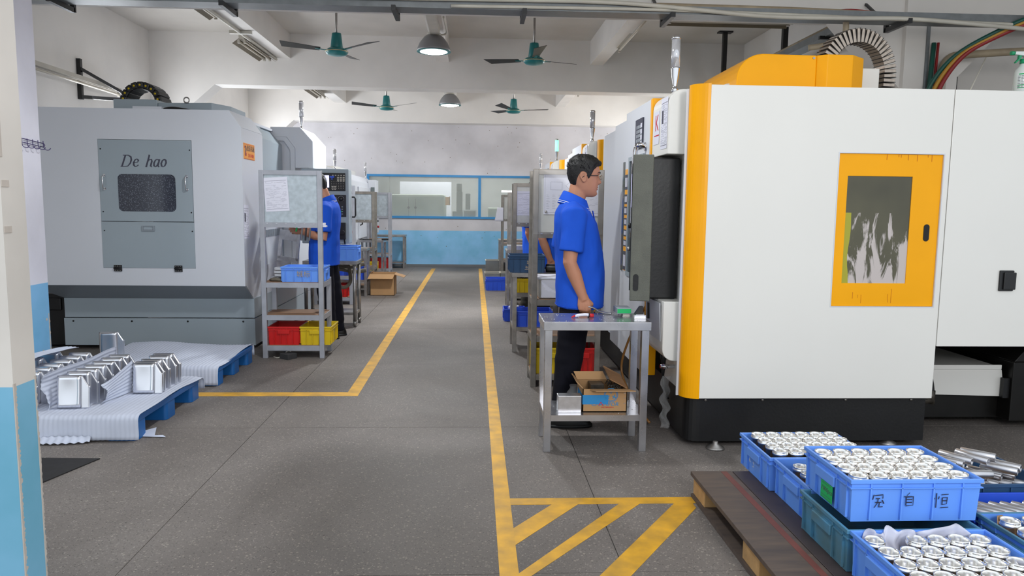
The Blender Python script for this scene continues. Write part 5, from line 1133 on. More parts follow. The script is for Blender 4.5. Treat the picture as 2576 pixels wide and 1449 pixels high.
# ------------------------------------------------------------------ steel table by the cream machine and the things on it
tb = table('stainless table beside the cream machine, with a carton on its low shelf', .395, 1.005, 4.085, 4.43, .757, .215, M['steel'], leg=.042, apron=.05)
ch = thing('table_swarf', 'bright metal chips scattered over the stainless table', 'chips', (.7, 4.25, .757)); ch['kind'] = 'stuff'
rnd = random.Random(5); mb = MB()
for k in range(70):
    x = .41 + .58 * rnd.random(); y = 4.1 + .31 * rnd.random(); z = .757 if k < 48 else .215; a = rnd.random() * 6
    mb.xbox(Matrix.Translation((x, y, z)) @ Matrix.Rotation(a, 4, 'Z'), -.004, .004 * rnd.random(), -.001, .0015, 0, .0015 + .002 * rnd.random())
mb.build('chips', M['swarf'], ch, w=True)
Z = .757
t = thing('deburring_tool', 'white handled tool with red ends lying on the stainless table', 'tool', (.63, 4.24, Z))
MB().tube(sag([(.585, 4.235, Z + .010), (.62, 4.24, Z + .016), (.655, 4.245, Z + .018), (.675, 4.245, Z + .014)], 4), [.006, .007, .008, .008, .008, .008, .0085, .009, .009, .009, .0095, .010, .011], 8).build('wrapped_handle', M['paper'], t, w=True)
MB().tube([(.568, 4.23, Z + .004), (.59, 4.236, Z + .012)], [.003, .0075], 8).build('red_tip', M['red'], t, w=True)
MB().cyl((.675, 4.245, Z + .013), (.70, 4.248, Z + .012), .011, 12).build('red_cap', M['red'], t, w=True)
MB().cyl((.668, 4.244, Z + .014), (.674, 4.245, Z + .013), .0135, 12).build('black_ring', M['blackpl'], t, w=True)
t = thing('inspection_block', 'grey block with a bright green front on the stainless table', 'block', (.88, 4.33, Z))
MB().box(.845, .93, 4.28, 4.40, Z + .018, Z + .052).build('body', M['lgrey2'], t, bevel=.002, w=True)
MB().box(.847, .928, 4.278, 4.2805, Z + .022, Z + .048).build('green_face', M['green'], t, w=True)
MB().box(.885, .925, 4.30, 4.36, Z, Z + .018).build('foot', M['pvc'], t, w=True)
tag(MB().box(.93, 1.0, 4.20, 4.245, Z, Z + .022).box(.94, .99, 4.205, 4.24, Z + .022, Z + .026).build('aluminium_bar', M['alu3'], None, bevel=.003), 'short milled aluminium bar lying under the black wedge', 'bar')
tag(MB().prism([(.935, Z + .0265), (.985, Z + .0265), (.985, Z + .072), (.965, Z + .072)], 'xz', 4.21, 4.24).build('black_wedge', M['black'], None, bevel=.002), 'small black wedge block standing on the aluminium bar', 'block')
tag(MB().tube(sag([(.95, 4.3, Z + .01), (.985, 4.31, Z + .028), (.998, 4.27, Z + .012), (1.0, 4.21, Z + .004)], 5), .0035, 6).build('loose_wire', M['pvc'], None), 'thin pale wire curling beside the black wedge', 'wire')
Z = .215
tag(MB().box(.49, .625, 4.145, 4.215, Z, Z + .10).build('aluminium_block', M['alu3'], None, bevel=.002), 'solid rectangular aluminium block on the low table shelf', 'block')
t = thing('cardboard_box', 'opened brown carton printed CHANFOR on the low table shelf', 'box', (.76, 4.28, Z))
x0, x1, y0, y1, z1 = .635, .895, 4.165, 4.40, Z + .135
MB().box(x0, x1, y0, y0 + .005, Z, z1).box(x0, x1, y1 - .005, y1, Z, z1).box(x0, x0 + .005, y0, y1, Z, z1).box(x1 - .005, x1, y0, y1, Z, z1).box(x0, x1, y0, y1, Z, Z + .005).build('carton_body', M['carton'], t, w=True)
flap((x0 + .04, y0, z1), (x1 + .01, y0, z1), (.03, -.05, .003), t, M['carton']); flap((x1, y0 + .01, z1), (x1, y1, z1 + .03), (-.10, .02, .05), t, M['carton2'])
flap((x0, y1, z1), (x1 - .08, y1, z1), (-.02, .03, .045), t, M['carton']); flap((x0, y0 + .02, z1), (x0, y1, z1), (-.035, .01, .035), t)
MB().box(x0 - .0006, x0 + .15, y0 - .0008, y0, Z + .045, Z + .10).box(x0 - .0008, x0, y0 - .0008, y0 + .2, Z + .045, Z + .10).build('blue_band', M['ctext'], t, w=True)
lm = front(x0 + .165, y0 - .001, Z + .10)
em = MB()
for r in (.040, .034): em.add(strokes_mb([arc2(0, 0, r, r, 0, 360, 28)], lm, .003, .0004, thin=1).v, strokes_mb([arc2(0, 0, r, r, 0, 360, 28)], lm, .003, .0004, thin=1).f)
for a in (90, 210, 330):
    s_ = strokes_mb([[(0.008 * math.cos(math.radians(a)), .008 * math.sin(math.radians(a))), (.034 * math.cos(math.radians(a)), .034 * math.sin(math.radians(a)))], arc2(0, 0, .022, .022, a - 35, a + 35, 8)], lm, .005, .0004, thin=1); em.add(s_.v, s_.f)
em.build('wheel_emblem', M['ctext'], t, w=True)
tx = text_mb('CHANFOR', .030, front(x0 + .13, y0 - .0012, Z + .045), .0004, .25, xs=1.12); tx.build('lettering', M['ctext'], t, w=True)
strokes_mb([[(-.012, -.008), (0, .012), (.012, -.008)]], front(x0 + .107, y0 - .0016, Z + .047), .005, .0004, thin=1).build('red_letter_stroke', M['red'], t, w=True)
text_mb('PETERSEN', .011, front(x0 + .145, y0 - .0012, Z + .027), .0004, .2, xs=1.5).build('small_lettering', M['red'], t, w=True)
for z in (.05, .08, .11): MB().box(x1 - .02, x1 - .008, y0 - .001, y0, Z + z, Z + z + .003).build('staple', M['steel'], t, w=True)
cn = thing('carton_parts', 'dark parts and curled swarf filling the CHANFOR carton', 'parts', (.76, 4.28, Z + .1)); cn['kind'] = 'stuff'
rnd = random.Random(21); mb = MB().box(.70, .78, 4.28, 4.39, Z + .02, Z + .132)
for k in range(34):
    p = Vector((.79 + .08 * rnd.random(), 4.2 + .16 * rnd.random(), Z + .11 + .03 * rnd.random())); mb.tube(sag([p, p + Vector((.01, .008, .012)), p + Vector((.02, -.004, .004)), p + Vector((.012, -.012, -.006))], 3), .003, 5)
mb.build('contents', M['grease'], cn, w=True)
rnd = random.Random(3)
t = MB().lathe([(.0, 0), (.03, .0), (.04, .03), (.035, .07), (.02, .10), (.025, .115)], (.60, 4.35, Z), 18)
t.v = [(p[0] + .006 * math.sin(40 * p[2] + 9 * p[1]), p[1] + .005 * math.sin(60 * p[2] + 30 * p[0]), p[2]) for p in t.v]
tag(t.build('plastic_bag', M['clear'], None), 'crumpled clear plastic bag squeezed beside the CHANFOR carton', 'bag')
t = MB().grid(lambda u, v: (1.17 + .05 * u + .01 * math.sin(20 * v), 4.45 + .012 * math.sin(14 * v + 5 * u), .03 + .33 * v), 6, 26)
tag(t.build('film_strip', M['clear'], None, solid=.001), 'strip of clear plastic film hanging down beside the black plinth', 'film')
tag(MB().tube(sag([(1.13, 4.78, .75), (1.05, 4.9, .5), (1.02, 4.95, .28), (1.08, 4.75, .1), (1.14, 4.6, .02)], 6), .008, 8).build('amber_hose', mat('amber_hose_plastic', (150, 104, 52), 0.3, var=.08), None), 'thin amber hose curving down behind the stainless table', 'hose')

# ------------------------------------------------------------------ wooden pallet with the crates
pl = thing('wooden_pallet', 'worn wooden pallet with a red paint stripe under the blue crates', 'pallet', (1.7, 2.65, 0))
for k, (a, b) in enumerate(((1.06, 1.262), (1.265, 1.56), (1.563, 1.86), (1.863, 2.12), (2.123, 2.38))):
    MB().box(a, b, 1.75, 3.43 - .004 * (k % 2), .108, .128).build('plank', M['ply'] if k == 0 else M['ply2'], pl, bevel=.002, w=True)
MB().prism([(1.205, 3.42), (1.235, 3.42), (1.25, 1.76), (1.225, 1.76)], 'xy', .128, .1286).build('paint_stripe', M['plyred'], pl, w=True)
for x in (1.075, 1.66, 2.26):
    for (a, b) in ((3.25, 3.425), (2.59, 2.76), (1.95, 2.1)):
        MB().box(x, x + .10, a, b, .018, .108).build('block', M['wood'], pl, bevel=.003, w=True)
    MB().box(x - .01, x + .105, 1.75, 3.425, 0, .018).build('skid', M['ply'], pl, w=True)
cz = .1295
def pcrate(label, x, y, z, m, Wd=.365, H=.155, L=.475): return crate(label, 'crate', x, y, z, L, Wd, H, m, fine=True, group='crates on the wooden pallet')
c1 = pcrate('blue crate of cups at the back of the pallet, next to the black plinth', 1.578, 3.345, cz, M['cblue'])
c2 = pcrate('blue crate wedged between the back crate and the stacked pair', 1.595, 2.965, cz, M['cblue'])
c3 = pcrate('weathered teal crate underneath the crate with the green label', 1.553, 2.60, cz, M['cteal'])
c4 = pcrate('blue crate of cups with a green label, stacked on the weathered teal crate', 1.583, 2.65, cz + .162, M['cblue'])
c5 = pcrate('blue crate of cups and white film at the near end of the pallet', 1.563, 2.222, cz, M['cblue'])
c6 = pcrate('dull blue crate heaped with steel tubes', 2.095, 2.935, cz, M['cnavy'], .36, .185, .46)
c7 = pcrate('narrow deep blue crate with one neat row of steel tubes', 2.095, 2.64, cz, M['cblue2'], .19, .155, .46)
c8 = pcrate('teal-rimmed crate with a few large cups and brown card', 2.105, 2.355, cz, M['cteal'], .36, .16, .47)
for o in c8.children:
    if o.name.startswith('shell') or o.name.startswith('rib'): o.data = o.data.copy(); o.data.materials.clear(); o.data.materials.append(M['cblue'])
# green label and marker writing
gl = MB().xbox(aisle_w(0, 0, 0), -.055, .035, -.03, .035, 0, .001)
lmx = aisle_w(-.2455, -.02, .05)
o = MB().xbox(lmx, -.045, .045, -.034, .034, 0, .0012).build('green_label', M['green'], c4)
text_mb('1000pcs', .026, lmx @ Matrix.Translation((0, .006, .0013)), .0003, .25).build('label_writing', M['ink'], o)
MB().xbox(lmx, -.04, .03, .026, .0275, .0012, .0016).xbox(lmx, -.04, .036, -.02, -.0185, .0012, .0016).xbox(lmx, -.04, .036, -.03, -.0285, .0012, .0016).build('label_lines', M['ink'], o)
W_ = .012
wr = [[[(-.165, .105), (-.135, .108), (-.135, .094)], [(-.168, .108), (-.172, .09)], [(-.16, .094), (-.145, .094)], [(-.162, .08), (-.14, .08)], [(-.152, .094), (-.153, .08), (-.165, .06)], [(-.147, .08), (-.148, .063), (-.134, .064)], [(-.137, .088), (-.13, .075)]],
      [[(-.01, .115), (-.02, .104)], [(-.03, .1), (.0, .1)], [(-.022, .1), (-.022, .068)], [(-.022, .098), (.004, .1), (.004, .068), (-.022, .066)], [(-.02, .09), (.0, .09)], [(-.02, .079), (.0, .079)]],
      [[(.128, .112), (.128, .058)], [(.118, .096), (.122, .09)], [(.138, .1), (.136, .09)], [(.146, .106), (.172, .108)], [(.15, .095), (.168, .096), (.167, .072), (.15, .07), (.15, .095)], [(.152, .084), (.166, .084)], [(.145, .058), (.174, .06)]]]
for ch_, dx_ in zip(wr, (.013, -.014, -.053)): strokes_mb(ch_, front(dx_, -.1845, -.006), .0042, .0004, math.radians(40), .35).build('marker_writing', M['marker'], c4)
strokes_mb([[(-.02, .1), (-.026, .06)], [(-.032, .09), (-.012, .088)], [(-.03, .07), (-.014, .06)], [(.02, .095), (.032, .095), (.03, .085), (.018, .084)], [(.018, .07), (.03, .068), (.028, .058)], [(.016, .05), (.03, .05)]], aisle_w(-.2435, .02, 0), .004, .0005, .5, .5).build('chalk_writing', M['pvc'], c1)

# cups: one turned part, copied
def make_cup(label, loc, group):
    t = thing('turned_cup', label, 'machined cup', loc, 0, group)
    MB().lathe([(.0, .004), (.026, .004), (.0265, .102), (.0295, .112), (.0305, .116), (.0325, .1165), (.0330, .112), (.0325, .106), (.0345, .105), (.0350, .099), (.0345, .095), (.0318, .094), (.0312, .0), (0, 0)], n=28).build('cup_body', M['alu2'], t)
    return t
CUP = None
def cups(crate_o, crname, nx, ny, z, x0, y0, dx, dy, stag, skip=(), names=None):
    global CUP
    base = crate_o.location; rnd = random.Random(nx * 31 + ny)
    for j in range(ny):
        for i in range(nx):
            if (i, j) in skip: continue
            p = (base.x + x0 + dx * i + stag * j + .003 * (rnd.random() - .5), base.y + y0 + dy * j + .003 * (rnd.random() - .5), base.z + z)
            lab = '%s cup from the aisle end, %s row from the front, %s' % (ORD[i], ORD[j], crname)
            gp = 'cups in the ' + crname
            if CUP is None: CUP = make_cup(lab, p, gp)
            else: copy_tree(CUP, p, rnd.random() * 6, lab, gp)
def liner(c, z, label, hx=.215, hy=.165):
    b = c.location; tag(MB().box(b.x - hx, b.x + hx, b.y - hy, b.y + hy, b.z + z - .004, b.z + z).build('cardboard_sheet', M['carton'], None), label, 'cardboard')
liner(c4, .043, 'cardboard sheet under the cups in the green-label crate'); cups(c4, 'green-label crate', 6, 4, .043, -.185, -.13, .0745, .083, -.004)
liner(c5, .043, 'cardboard sheet under the cups in the near crate of film'); cups(c5, 'near film-lined crate', 6, 4, .043, -.185, -.135, .0745, .084, -.004, skip=((1, 3),))
liner(c1, .06, 'cardboard sheet under the cups in the back crate'); cups(c1, 'back crate', 6, 4, .06, -.17, -.13, .073, .08, -.004)
liner(c2, .03, 'cardboard sheet under the cups in the wedged crate'); cups(c2, 'wedged crate', 4, 4, .03, -.15, -.12, .075, .08, 0)
cups(c8, 'teal-rimmed crate', 4, 2, .05, -.165, .02, .085, .09, .0)
liner(c8, .05, 'cardboard sheet under the cups in the teal-rimmed crate')
tag(MB().add([(1.90, 2.47, .21), (1.93, 2.50, .21), (1.95, 2.52, .29), (1.91, 2.49, .30), (1.905, 2.48, .28)], [(0, 1, 2, 3, 4)]).build('card_scrap', M['carton'], None, solid=.004), 'torn brown card standing in the corner of the teal-rimmed crate', 'cardboard')
# tubes
def tubes(spots, label, group):
    first = None
    for (x, y, z, az, el, lab) in spots:
        if first is None:
            t = thing('steel_tube', lab, 'tube', (0, 0, 0), 0, group)
            MB().lathe([(.0105, -.065), (.0165, -.065), (.0172, -.064), (.0172, .064), (.0165, .065), (.0105, .065), (.0105, -.065)], n=20, M=Matrix.Rotation(PI / 2, 4, 'Y')).build('tube_body', M['alu3'], t); first = t
        else: t = copy_tree(first, (0, 0, 0), None, lab, group)
        t.location = (x, y, z); t.rotation_euler = (0, el, az)
A = math.radians(-52)
b6 = cz + .012
sp = []
for i in range(7): sp.append((1.93 + .058 * i, 2.93, b6 + .12, A, 0))
for i in range(6): sp.append((1.95 + .058 * i, 2.945, b6 + .152, A + .05 * (i % 3), 0))
for i, (x, y, z, a, e) in enumerate(((1.93, 2.93, .345, A, 0), (1.965, 2.925, .348, A + .05, 0), (2.005, 2.935, .35, A, 0), (2.06, 2.96, .355, A - .06, .02), (2.125, 2.95, .36, A - .12, .05), (2.165, 2.97, .365, A + .14, .0), (2.05, 2.815, .335, -.06, 0), (2.19, 2.87, .34, A + .1, 0), (2.235, 2.91, .34, A, 0))): sp.append((x, y, z, a, e))
tubes([(q[0], q[1], q[2], q[3], q[4], 'buried steel tube in the heap in the dull blue crate' if i < 13 else 'upper steel tube, %s from the aisle, on the heap in the dull blue crate' % ORD[i - 13]) for i, q in enumerate(sp)], '', 'heaped steel tubes')
tubes([(1.93 + .046 * i, 2.645, cz + .125, A, .0, '%s steel tube from the aisle end of the neat row' % ORD[i]) for i in range(8)], '', 'steel tubes in a neat row')
tag(MB().box(1.88, 2.31, 2.58, 2.71, cz + .05, cz + .105).build('cardboard_sheet', M['carton2'], None), 'packing card under the neat row of steel tubes', 'cardboard')
tag(MB().box(1.88, 2.31, 2.77, 3.1, cz + .06, cz + .112).build('cardboard_sheet', M['carton2'], None), 'packing card under the heap of steel tubes', 'cardboard')
# white film bags tucked in the near crate
def film(label, x0, x1, y, z0, h, seed, depth=.03):
    rnd = random.Random(seed); a, b, c_ = rnd.random() * 6, rnd.random() * 6, rnd.random() * 6
    mb = MB().grid(lambda u, v: (x0 + (x1 - x0) * u + .006 * math.sin(9 * v + a), y + depth * (v - .5) * math.cos(5 * u + a) + .008 * math.sin(17 * u + b), z0 + h * (math.sin(PI * min(1, .15 + .85 * u + .1 * math.sin(7 * u)) * .9 + .15) ** .6) * v + .01 * math.sin(11 * u + c_) * v), 22, 8)
    return tag(mb.build('film_bag', M['film'], None, solid=.0015), label, 'film')
film('white film bag puffed up in the corner of the near crate', 1.35, 1.44, 2.385, .20, .10, 1); film('white film bag bulging behind the first gap in the near crate', 1.42, 1.55, 2.38, .20, .105, 2)
film('long white film bag draped along the back wall of the near crate', 1.54, 1.79, 2.385, .2, .115, 3); film('small white film twist beside the last cup row of the near crate', 1.765, 1.80, 2.18, .2, .10, 4, .12)
film('white film bag spilling over the end of the near crate', 1.79, 1.86, 2.10, .22, .095, 5, .16)

# spray bottle on the machine
t = thing('spray_bottle', 'white spray bottle with a green trigger head on top of the cream machine', 'bottle', (3.185, 4.26, 2.0785))
MB().lathe([(.0, 0), (.042, .0), (.046, .006), (.046, .12), (.042, .14), (.022, .165), (.018, .17), (.018, .182)], n=24).build('bottle_body', M['bottle'], t)
MB().cyl((0, 0, .178), (0, 0, .205), .021, 18).build('screw_collar', M['green2'], t)
MB().prism([(-.062, .228), (-.06, .246), (.03, .248), (.052, .232), (.05, .205), (.02, .205), (-.01, .222)], 'xz', -.013, .013).build('spray_head', M['bottle'], t, bevel=.004)
MB().cyl((-.06, 0, .237), (-.082, 0, .237), .011, 12).build('nozzle', M['green2'], t)
MB().prism([(-.035, .226), (-.018, .226), (-.024, .205), (-.052, .18), (-.054, .186), (-.036, .206)], 'xz', -.008, .008).build('trigger', M['green2'], t)
lb = MB(); 
def wrap(z0, z1, a0, a1, r=.0464, n=8):
    vs = []; 
    for k in range(n + 1):
        a = math.radians(a0 + (a1 - a0) * k / n); vs += [(r * math.cos(a), r * math.sin(a), z0), (r * math.cos(a), r * math.sin(a), z1)]
    return vs, [(2 * k, 2 * k + 2, 2 * k + 3, 2 * k + 1) for k in range(n)]
for (z, h, a0, a1) in ((.112, .006, -150, -60), (.05, .005, -155, -100), (.035, .005, -155, -95)): lb.add(*wrap(z, z + h, a0, a1))
lb.add(*wrap(.03, .05, -75, -45)); lb.build('green_print', M['green'], t)
lb = MB(); rnd = random.Random(6)
for k in range(9):
    z = .103 - .0085 * k
    for j in range(5): lb.add(*wrap(z, z + .0025, -155 + 22 * j, -155 + 22 * j + 8 + 12 * rnd.random(), n=4))
lb.build('dark_print', M['ink'], t)
# ------------------------------------------------------------------ blue plastic pallets, foam sheets and machined housings
def blue_pallet(label, x0, x1, y0, y1):
    t = thing('plastic_pallet', label, 'pallet', ((x0 + x1) / 2, (y0 + y1) / 2, 0), 0, 'blue plastic pallets')
    d = MB().prism(rrect(x0, x1, y0, y1, .035), 'xy', .112, .148).build('deck', M['pblue'], t, bevel=.004, w=True)
    for fx in (x0 + .005, (x0 + x1) / 2 - .09, x1 - .185):
        for fy, w_ in ((y0 + .005, .13), ((y0 + y1) / 2 - .075, .15), (y1 - .155, .15)):
            MB().prism(rrect(fx, fx + .18, fy, fy + w_, .025), 'xy', 0, .118).build('foot', M['pblue'], t, bevel=.003, w=True)
    return t
blue_pallet('blue plastic pallet carrying the standing machined housings', -2.985, -1.965, 4.325, 5.33)
blue_pallet('blue plastic pallet under bare foam beside the lettered machine', -2.985, -1.945, 5.655, 6.555)

def foam_cover(label, x0, x1, y0, y1, zt, seed, lift=()):
    """ripple-faced foam sheet lying on a pallet and hanging down its near and far ends"""
    r = .03; path = [(y0 - .012, .012), (y0 - .014, .06), (y0 - .012, zt - r)] + [(y0 - .012 + r - r * math.cos(math.radians(a)), zt - r + r * math.sin(math.radians(a))) for a in (25, 50, 75)]
    n = 16; path += [(y0 + .03 + (y1 - y0 - .05) * k / n, zt) for k in range(n + 1)]
    path += [(y1 + .004, zt - .008), (y1 + .016, zt - .03), (y1 + .018, .06)]
    m = len(path)
    def fn(u, v):
        k = min(int(v * (m - 1)), m - 2); f = v * (m - 1) - k
        a, b = path[k], path[k + 1]; y = a[0] + (b[0] - a[0]) * f; z = a[1] + (b[1] - a[1]) * f
        dy, dz = b[0] - a[0], b[1] - a[1]; l = math.hypot(dy, dz) or 1; ny, nz = -dz / l, dy / l
        x = x0 + (x1 - x0) * u
        w = .0011 * math.sin(2 * PI * (x + .01 * math.sin(3 * y)) / .027) + .004 * noise.noise((x * 4, y * 4, seed)) + .003
        if z < .10 and y < y0: w += .012 * noise.noise((x * 5, z * 9, seed + 3)) + .004
        edge = max(0, (u - .93) / .07)
        z2 = z + .012 * edge * edge * math.sin(4.2 * y + seed) if z > .12 else z
        for (lx, ly, lr, lh) in lift:
            d = math.hypot((x - lx) / lr, (y - ly) / lr); z2 += lh * math.exp(-d * d)
        x += .012 * edge * math.sin(7 * y + seed)
        return (x, y + ny * w, max(z2 + nz * w, .006))
    mb = MB().grid(fn, 330, (m - 1) * 2)
    return tag(mb.build('foam_sheet', M['foam'], None, solid=.0016), label, 'foam sheet')
foam_cover('rippled white foam sheet under the machined housings, hanging to the floor', -2.98, -1.95, 4.325, 5.33, .1535, 1.0)
foam_cover('rippled white foam sheet on the empty blue pallet', -2.98, -1.95, 5.655, 6.55, .1535, 5.0, lift=((-2.75, 6.5, .3, .03),))
tag(MB().grid(lambda u, v: (-2.62 + .40 * u, 4.30 - .055 * v * (.4 + .6 * math.sin(PI * u)) , .012 + .028 * (1 - v) ** 2 + .004 * math.sin(60 * u)), 60, 6).build('foam_scrap', M['foam'], None, solid=.0016), 'torn strip of foam spread on the floor under the hanging foam edge', 'foam scrap')
tag(MB().add([(-1.99, 4.40, .005), (-1.83, 4.385, .006), (-1.86, 4.42, .007), (-1.90, 4.40, .012), (-1.93, 4.50, .03), (-1.985, 4.47, .02), (-1.99, 4.44, .01)], [(0, 1, 2, 3, 4, 5, 6)]).build('foam_scrap', M['foam'], None, solid=.0016), 'small torn foam scrap poking out beside the pallet foot', 'foam scrap')

def make_housing(label, group):
    """machined tray standing on edge: dished block with rounded edges on a chamfered flange"""
    t = thing('machined_housing', label, 'machined housing', (0, 0, 0), 0, group)
    out = [(-.09, .0), (.09, .0), (.09, .125), (.083, .138), (.048, .195), (.04, .2), (-.085, .2), (-.09, .195)]
    MB().prism(out, 'xz', 0, .012).build('flange', M['alu'], t, bevel=.003, seg=2)
    # dished face: raised block with soft ends
    def fn(u, v):
        x = -.0895 + .136 * u; z = .001 + .198 * v
        e = min(u * 1.6, 1 - u) * 9; f = min(v, 1 - v) * 30
        h = .020 * (1 - math.exp(-e * 1.6)) * (1 - math.exp(-f * 3)) - .004 * math.sin(PI * u) * math.sin(PI * v)
        return (x, -h, z)
    blk = MB().grid(fn, 20, 16)
    blk.build('dished_face', M['alu'], t, solid=.0015)
    MB().prism([(.05, .004), (.086, .004), (.086, .125), (.05, .186)], 'xz', -.003, 0).build('side_land', M['alu'], t, bevel=.0015)
    MB().box(.088, .0925, -.005, .016, .006, .124).lathe([(0, -.008), (.006, -.006), (.008, 0), (.006, .006), (0, .008)], (.088, .004, .128), 10).build('edge_lip', M['alu'], t)
    return t
HO = None
def housings(x, ys, rowname, seed, zb=.158):
    global HO
    rnd = random.Random(seed)
    for i, y in enumerate(ys):
        lab = '%s aluminium housing from the front in the %s' % (ORD[i], rowname)
        gp = 'machined housings on the foam'
        if HO is None: HO = make_housing(lab, gp); o = HO
        else: o = copy_tree(HO, (0, 0, 0), None, lab, gp)
        o.location = (x + .006 * (rnd.random() - .5), y, zb); o.rotation_euler = (-.05 - .1 * rnd.random(), 0, .04 + .06 * rnd.random())
housings(-2.40, (4.47, 4.58, 4.665, 4.77, 4.885, 5.0, 5.1), 'middle row', 1)
housings(-2.12, (4.82, 4.875, 4.955, 5.065, 5.135), 'short row beside the aisle', 2)
housings(-2.70, (4.46, 4.58, 4.70, 4.81, 4.93, 5.05, 5.16), 'row hidden behind the long foam strip', 3)
o = copy_tree(HO, (-2.90, 6.0, .16), .12, 'single aluminium housing standing alone on the farther pallet'); o.rotation_euler = (-.06, 0, .15)
def foam_strip(label, fn, nu, nv): return tag(MB().grid(fn, nu, nv).build('foam_strip', M['foam'], None, solid=.0016), label, 'foam strip')
foam_strip('long upright foam strip between the rows of housings', lambda u, v: (-2.548 + .03 * v + .002 * math.sin(2 * PI * v * 8) + .03 * math.exp(-u * 14) * math.sin(5 * v + 1), 4.42 + .86 * u + .006 * math.sin(19 * v) * math.exp(-u * 20), .163 + .215 * v + .005 * math.sin(9 * u)), 40, 64)
foam_strip('short foam strip leaning between the middle and aisle rows', lambda u, v: (-2.285 + .055 * u + .035 * v * (1 - u * .7) + .002 * math.sin(2 * PI * v * 8) + .03 * math.exp(-u * 9) * math.sin(4 * v), 4.56 + .30 * u + .012 * math.sin(12 * v) * math.exp(-u * 12), .163 + (.12 + .09 * u) * v), 30, 56)
foam_strip('foam strip folded over the housings next to the blue column', lambda u, v: (-2.99 + .22 * v + .01 * math.sin(12 * u), 4.50 + .78 * u, .40 - .012 * u + .025 * math.sin(PI * u) - .07 * (1 - v) ** 2 + .003 * math.sin(2 * PI * v * 8 + u) - .04 * max(0, v - .6)), 40, 60)
housings(-2.92, (4.6, 4.8, 5.0, 5.2), 'row nearest the blue column', 7)
# ------------------------------------------------------------------ people
def interp(tab, z):
    if z <= tab[0][0]: return tab[0][1:]
    for a, b in zip(tab, tab[1:]):
        if z <= b[0]:
            f = (z - a[0]) / (b[0] - a[0]); f = f * f * (3 - 2 * f) if False else f
            return tuple(p + (q - p) * f for p, q in zip(a[1:], b[1:]))
    return tab[-1][1:]
HEAD = [(-.128, .060, -.03, .022), (-.122, .079, -.01, .036), (-.105, .089, .028, .050), (-.085, .086, .055, .061), (-.06, .089, .075, .068), (-.03, .090, .090, .073),
        (0, .089, .099, .076), (.03, .098, .101, .077), (.06, .092, .097, .074), (.085, .076, .083, .065), (.102, .055, .062, .050), (.113, .032, .038, .031), (.118, .008, .01, .008)]
def g_(x, s): return math.exp(-(x / s) ** 2)
def head_pt(th, z, off=0.0):
    f, b, w = interp(HEAD, z); c, s = math.cos(th), math.sin(th)
    ex = .86
    x = (f if c > 0 else b) * math.copysign(abs(c) ** ex, c); y = w * math.copysign(abs(s) ** ex, s)
    a = math.atan2(s, c)
    if abs(a) < 1.2:
        nose = interp([(-.052, 0), (-.046, .012), (-.038, .024), (-.030, .026), (-.018, .018), (-.004, .010), (.010, .004), (.022, .001)], z)[0] if -.052 < z < .022 else 0
        d = nose * g_(a, .15 + .12 * g_(z + .036, .012))
        d += .0055 * g_(z + .064, .0055) * g_(a, .26) + .0055 * g_(z + .078, .0055) * g_(a, .24) - .003 * g_(z + .071, .003) * g_(a, .24) - .004 * g_(z + .09, .006) * g_(a, .4)
        d += .005 * g_(z + .108, .012) * g_(a, .35)
        d += -.010 * g_(z - .002, .013) * (g_(a - .40, .17) + g_(a + .40, .17)) + .005 * g_(z - .024, .008) * (g_(a - .36, .3) + g_(a + .36, .3)) + .003 * g_(z + .03, .02) * (g_(a - .7, .25) + g_(a + .7, .25))
        x += d
    r = math.hypot(x, y) or 1e-6
    return Vector((x * (r + off) / r, y * (r + off) / r, z))

def loft(mb, rings, n=24, ex=.9):
    vs = []; fs = []; m = len(rings)
    for (cx, cy, z, rx, ry) in rings:
        for k in range(n):
            a = 2 * PI * k / n; c, s = math.cos(a), math.sin(a)
            vs.append((cx + rx * math.copysign(abs(c) ** ex, c), cy + ry * math.copysign(abs(s) ** ex, s), z))
    for i in range(m - 1):
        for k in range(n): fs.append((i * n + k, i * n + (k + 1) % n, (i + 1) * n + (k + 1) % n, (i + 1) * n + k))
    fs += [tuple(reversed(range(n))), tuple((m - 1) * n + k for k in range(n))]
    return mb.add(vs, fs, True)

def ball(mb, c, r, n=14):
    R_ = Vector((r, r, r)) if not isinstance(r, (tuple, list)) else Vector(r)
    return loft(mb, [(c[0], c[1], c[2] + R_.z * math.sin(t), R_.x * math.cos(t), R_.y * math.cos(t)) for t in [-1.5 + 3.0 * i / 8 for i in range(9)]], n, 1.0)

def fuse(mb, name, m, parent, voxel, smooth=4, post=None):
    """melt overlapping shapes into one continuous surface"""
    o = mb.build(name, m, None); loc = o.location.copy()
    md = o.modifiers.new('melt', 'REMESH'); md.mode = 'VOXEL'; md.voxel_size = voxel; md.use_smooth_shade = True
    ms = o.modifiers.new('soft', 'SMOOTH'); ms.iterations = smooth; ms.factor = .5
    dg = bpy.context.evaluated_depsgraph_get(); dg.update()
    me = bpy.data.meshes.new_from_object(o.evaluated_get(dg)); me.transform(Matrix.Translation(loc))
    if post:
        me.update(); nr = [v.normal.copy() for v in me.vertices]
        for v, q in zip(me.vertices, nr): v.co += q * post(v.co)
    bpy.data.objects.remove(o); me.name = name
    if not me.materials: me.materials.append(m)
    for p in me.polygons: p.use_smooth = True
    r = bpy.data.objects.new(name, me); COL.objects.link(r); r.parent = parent
    return r

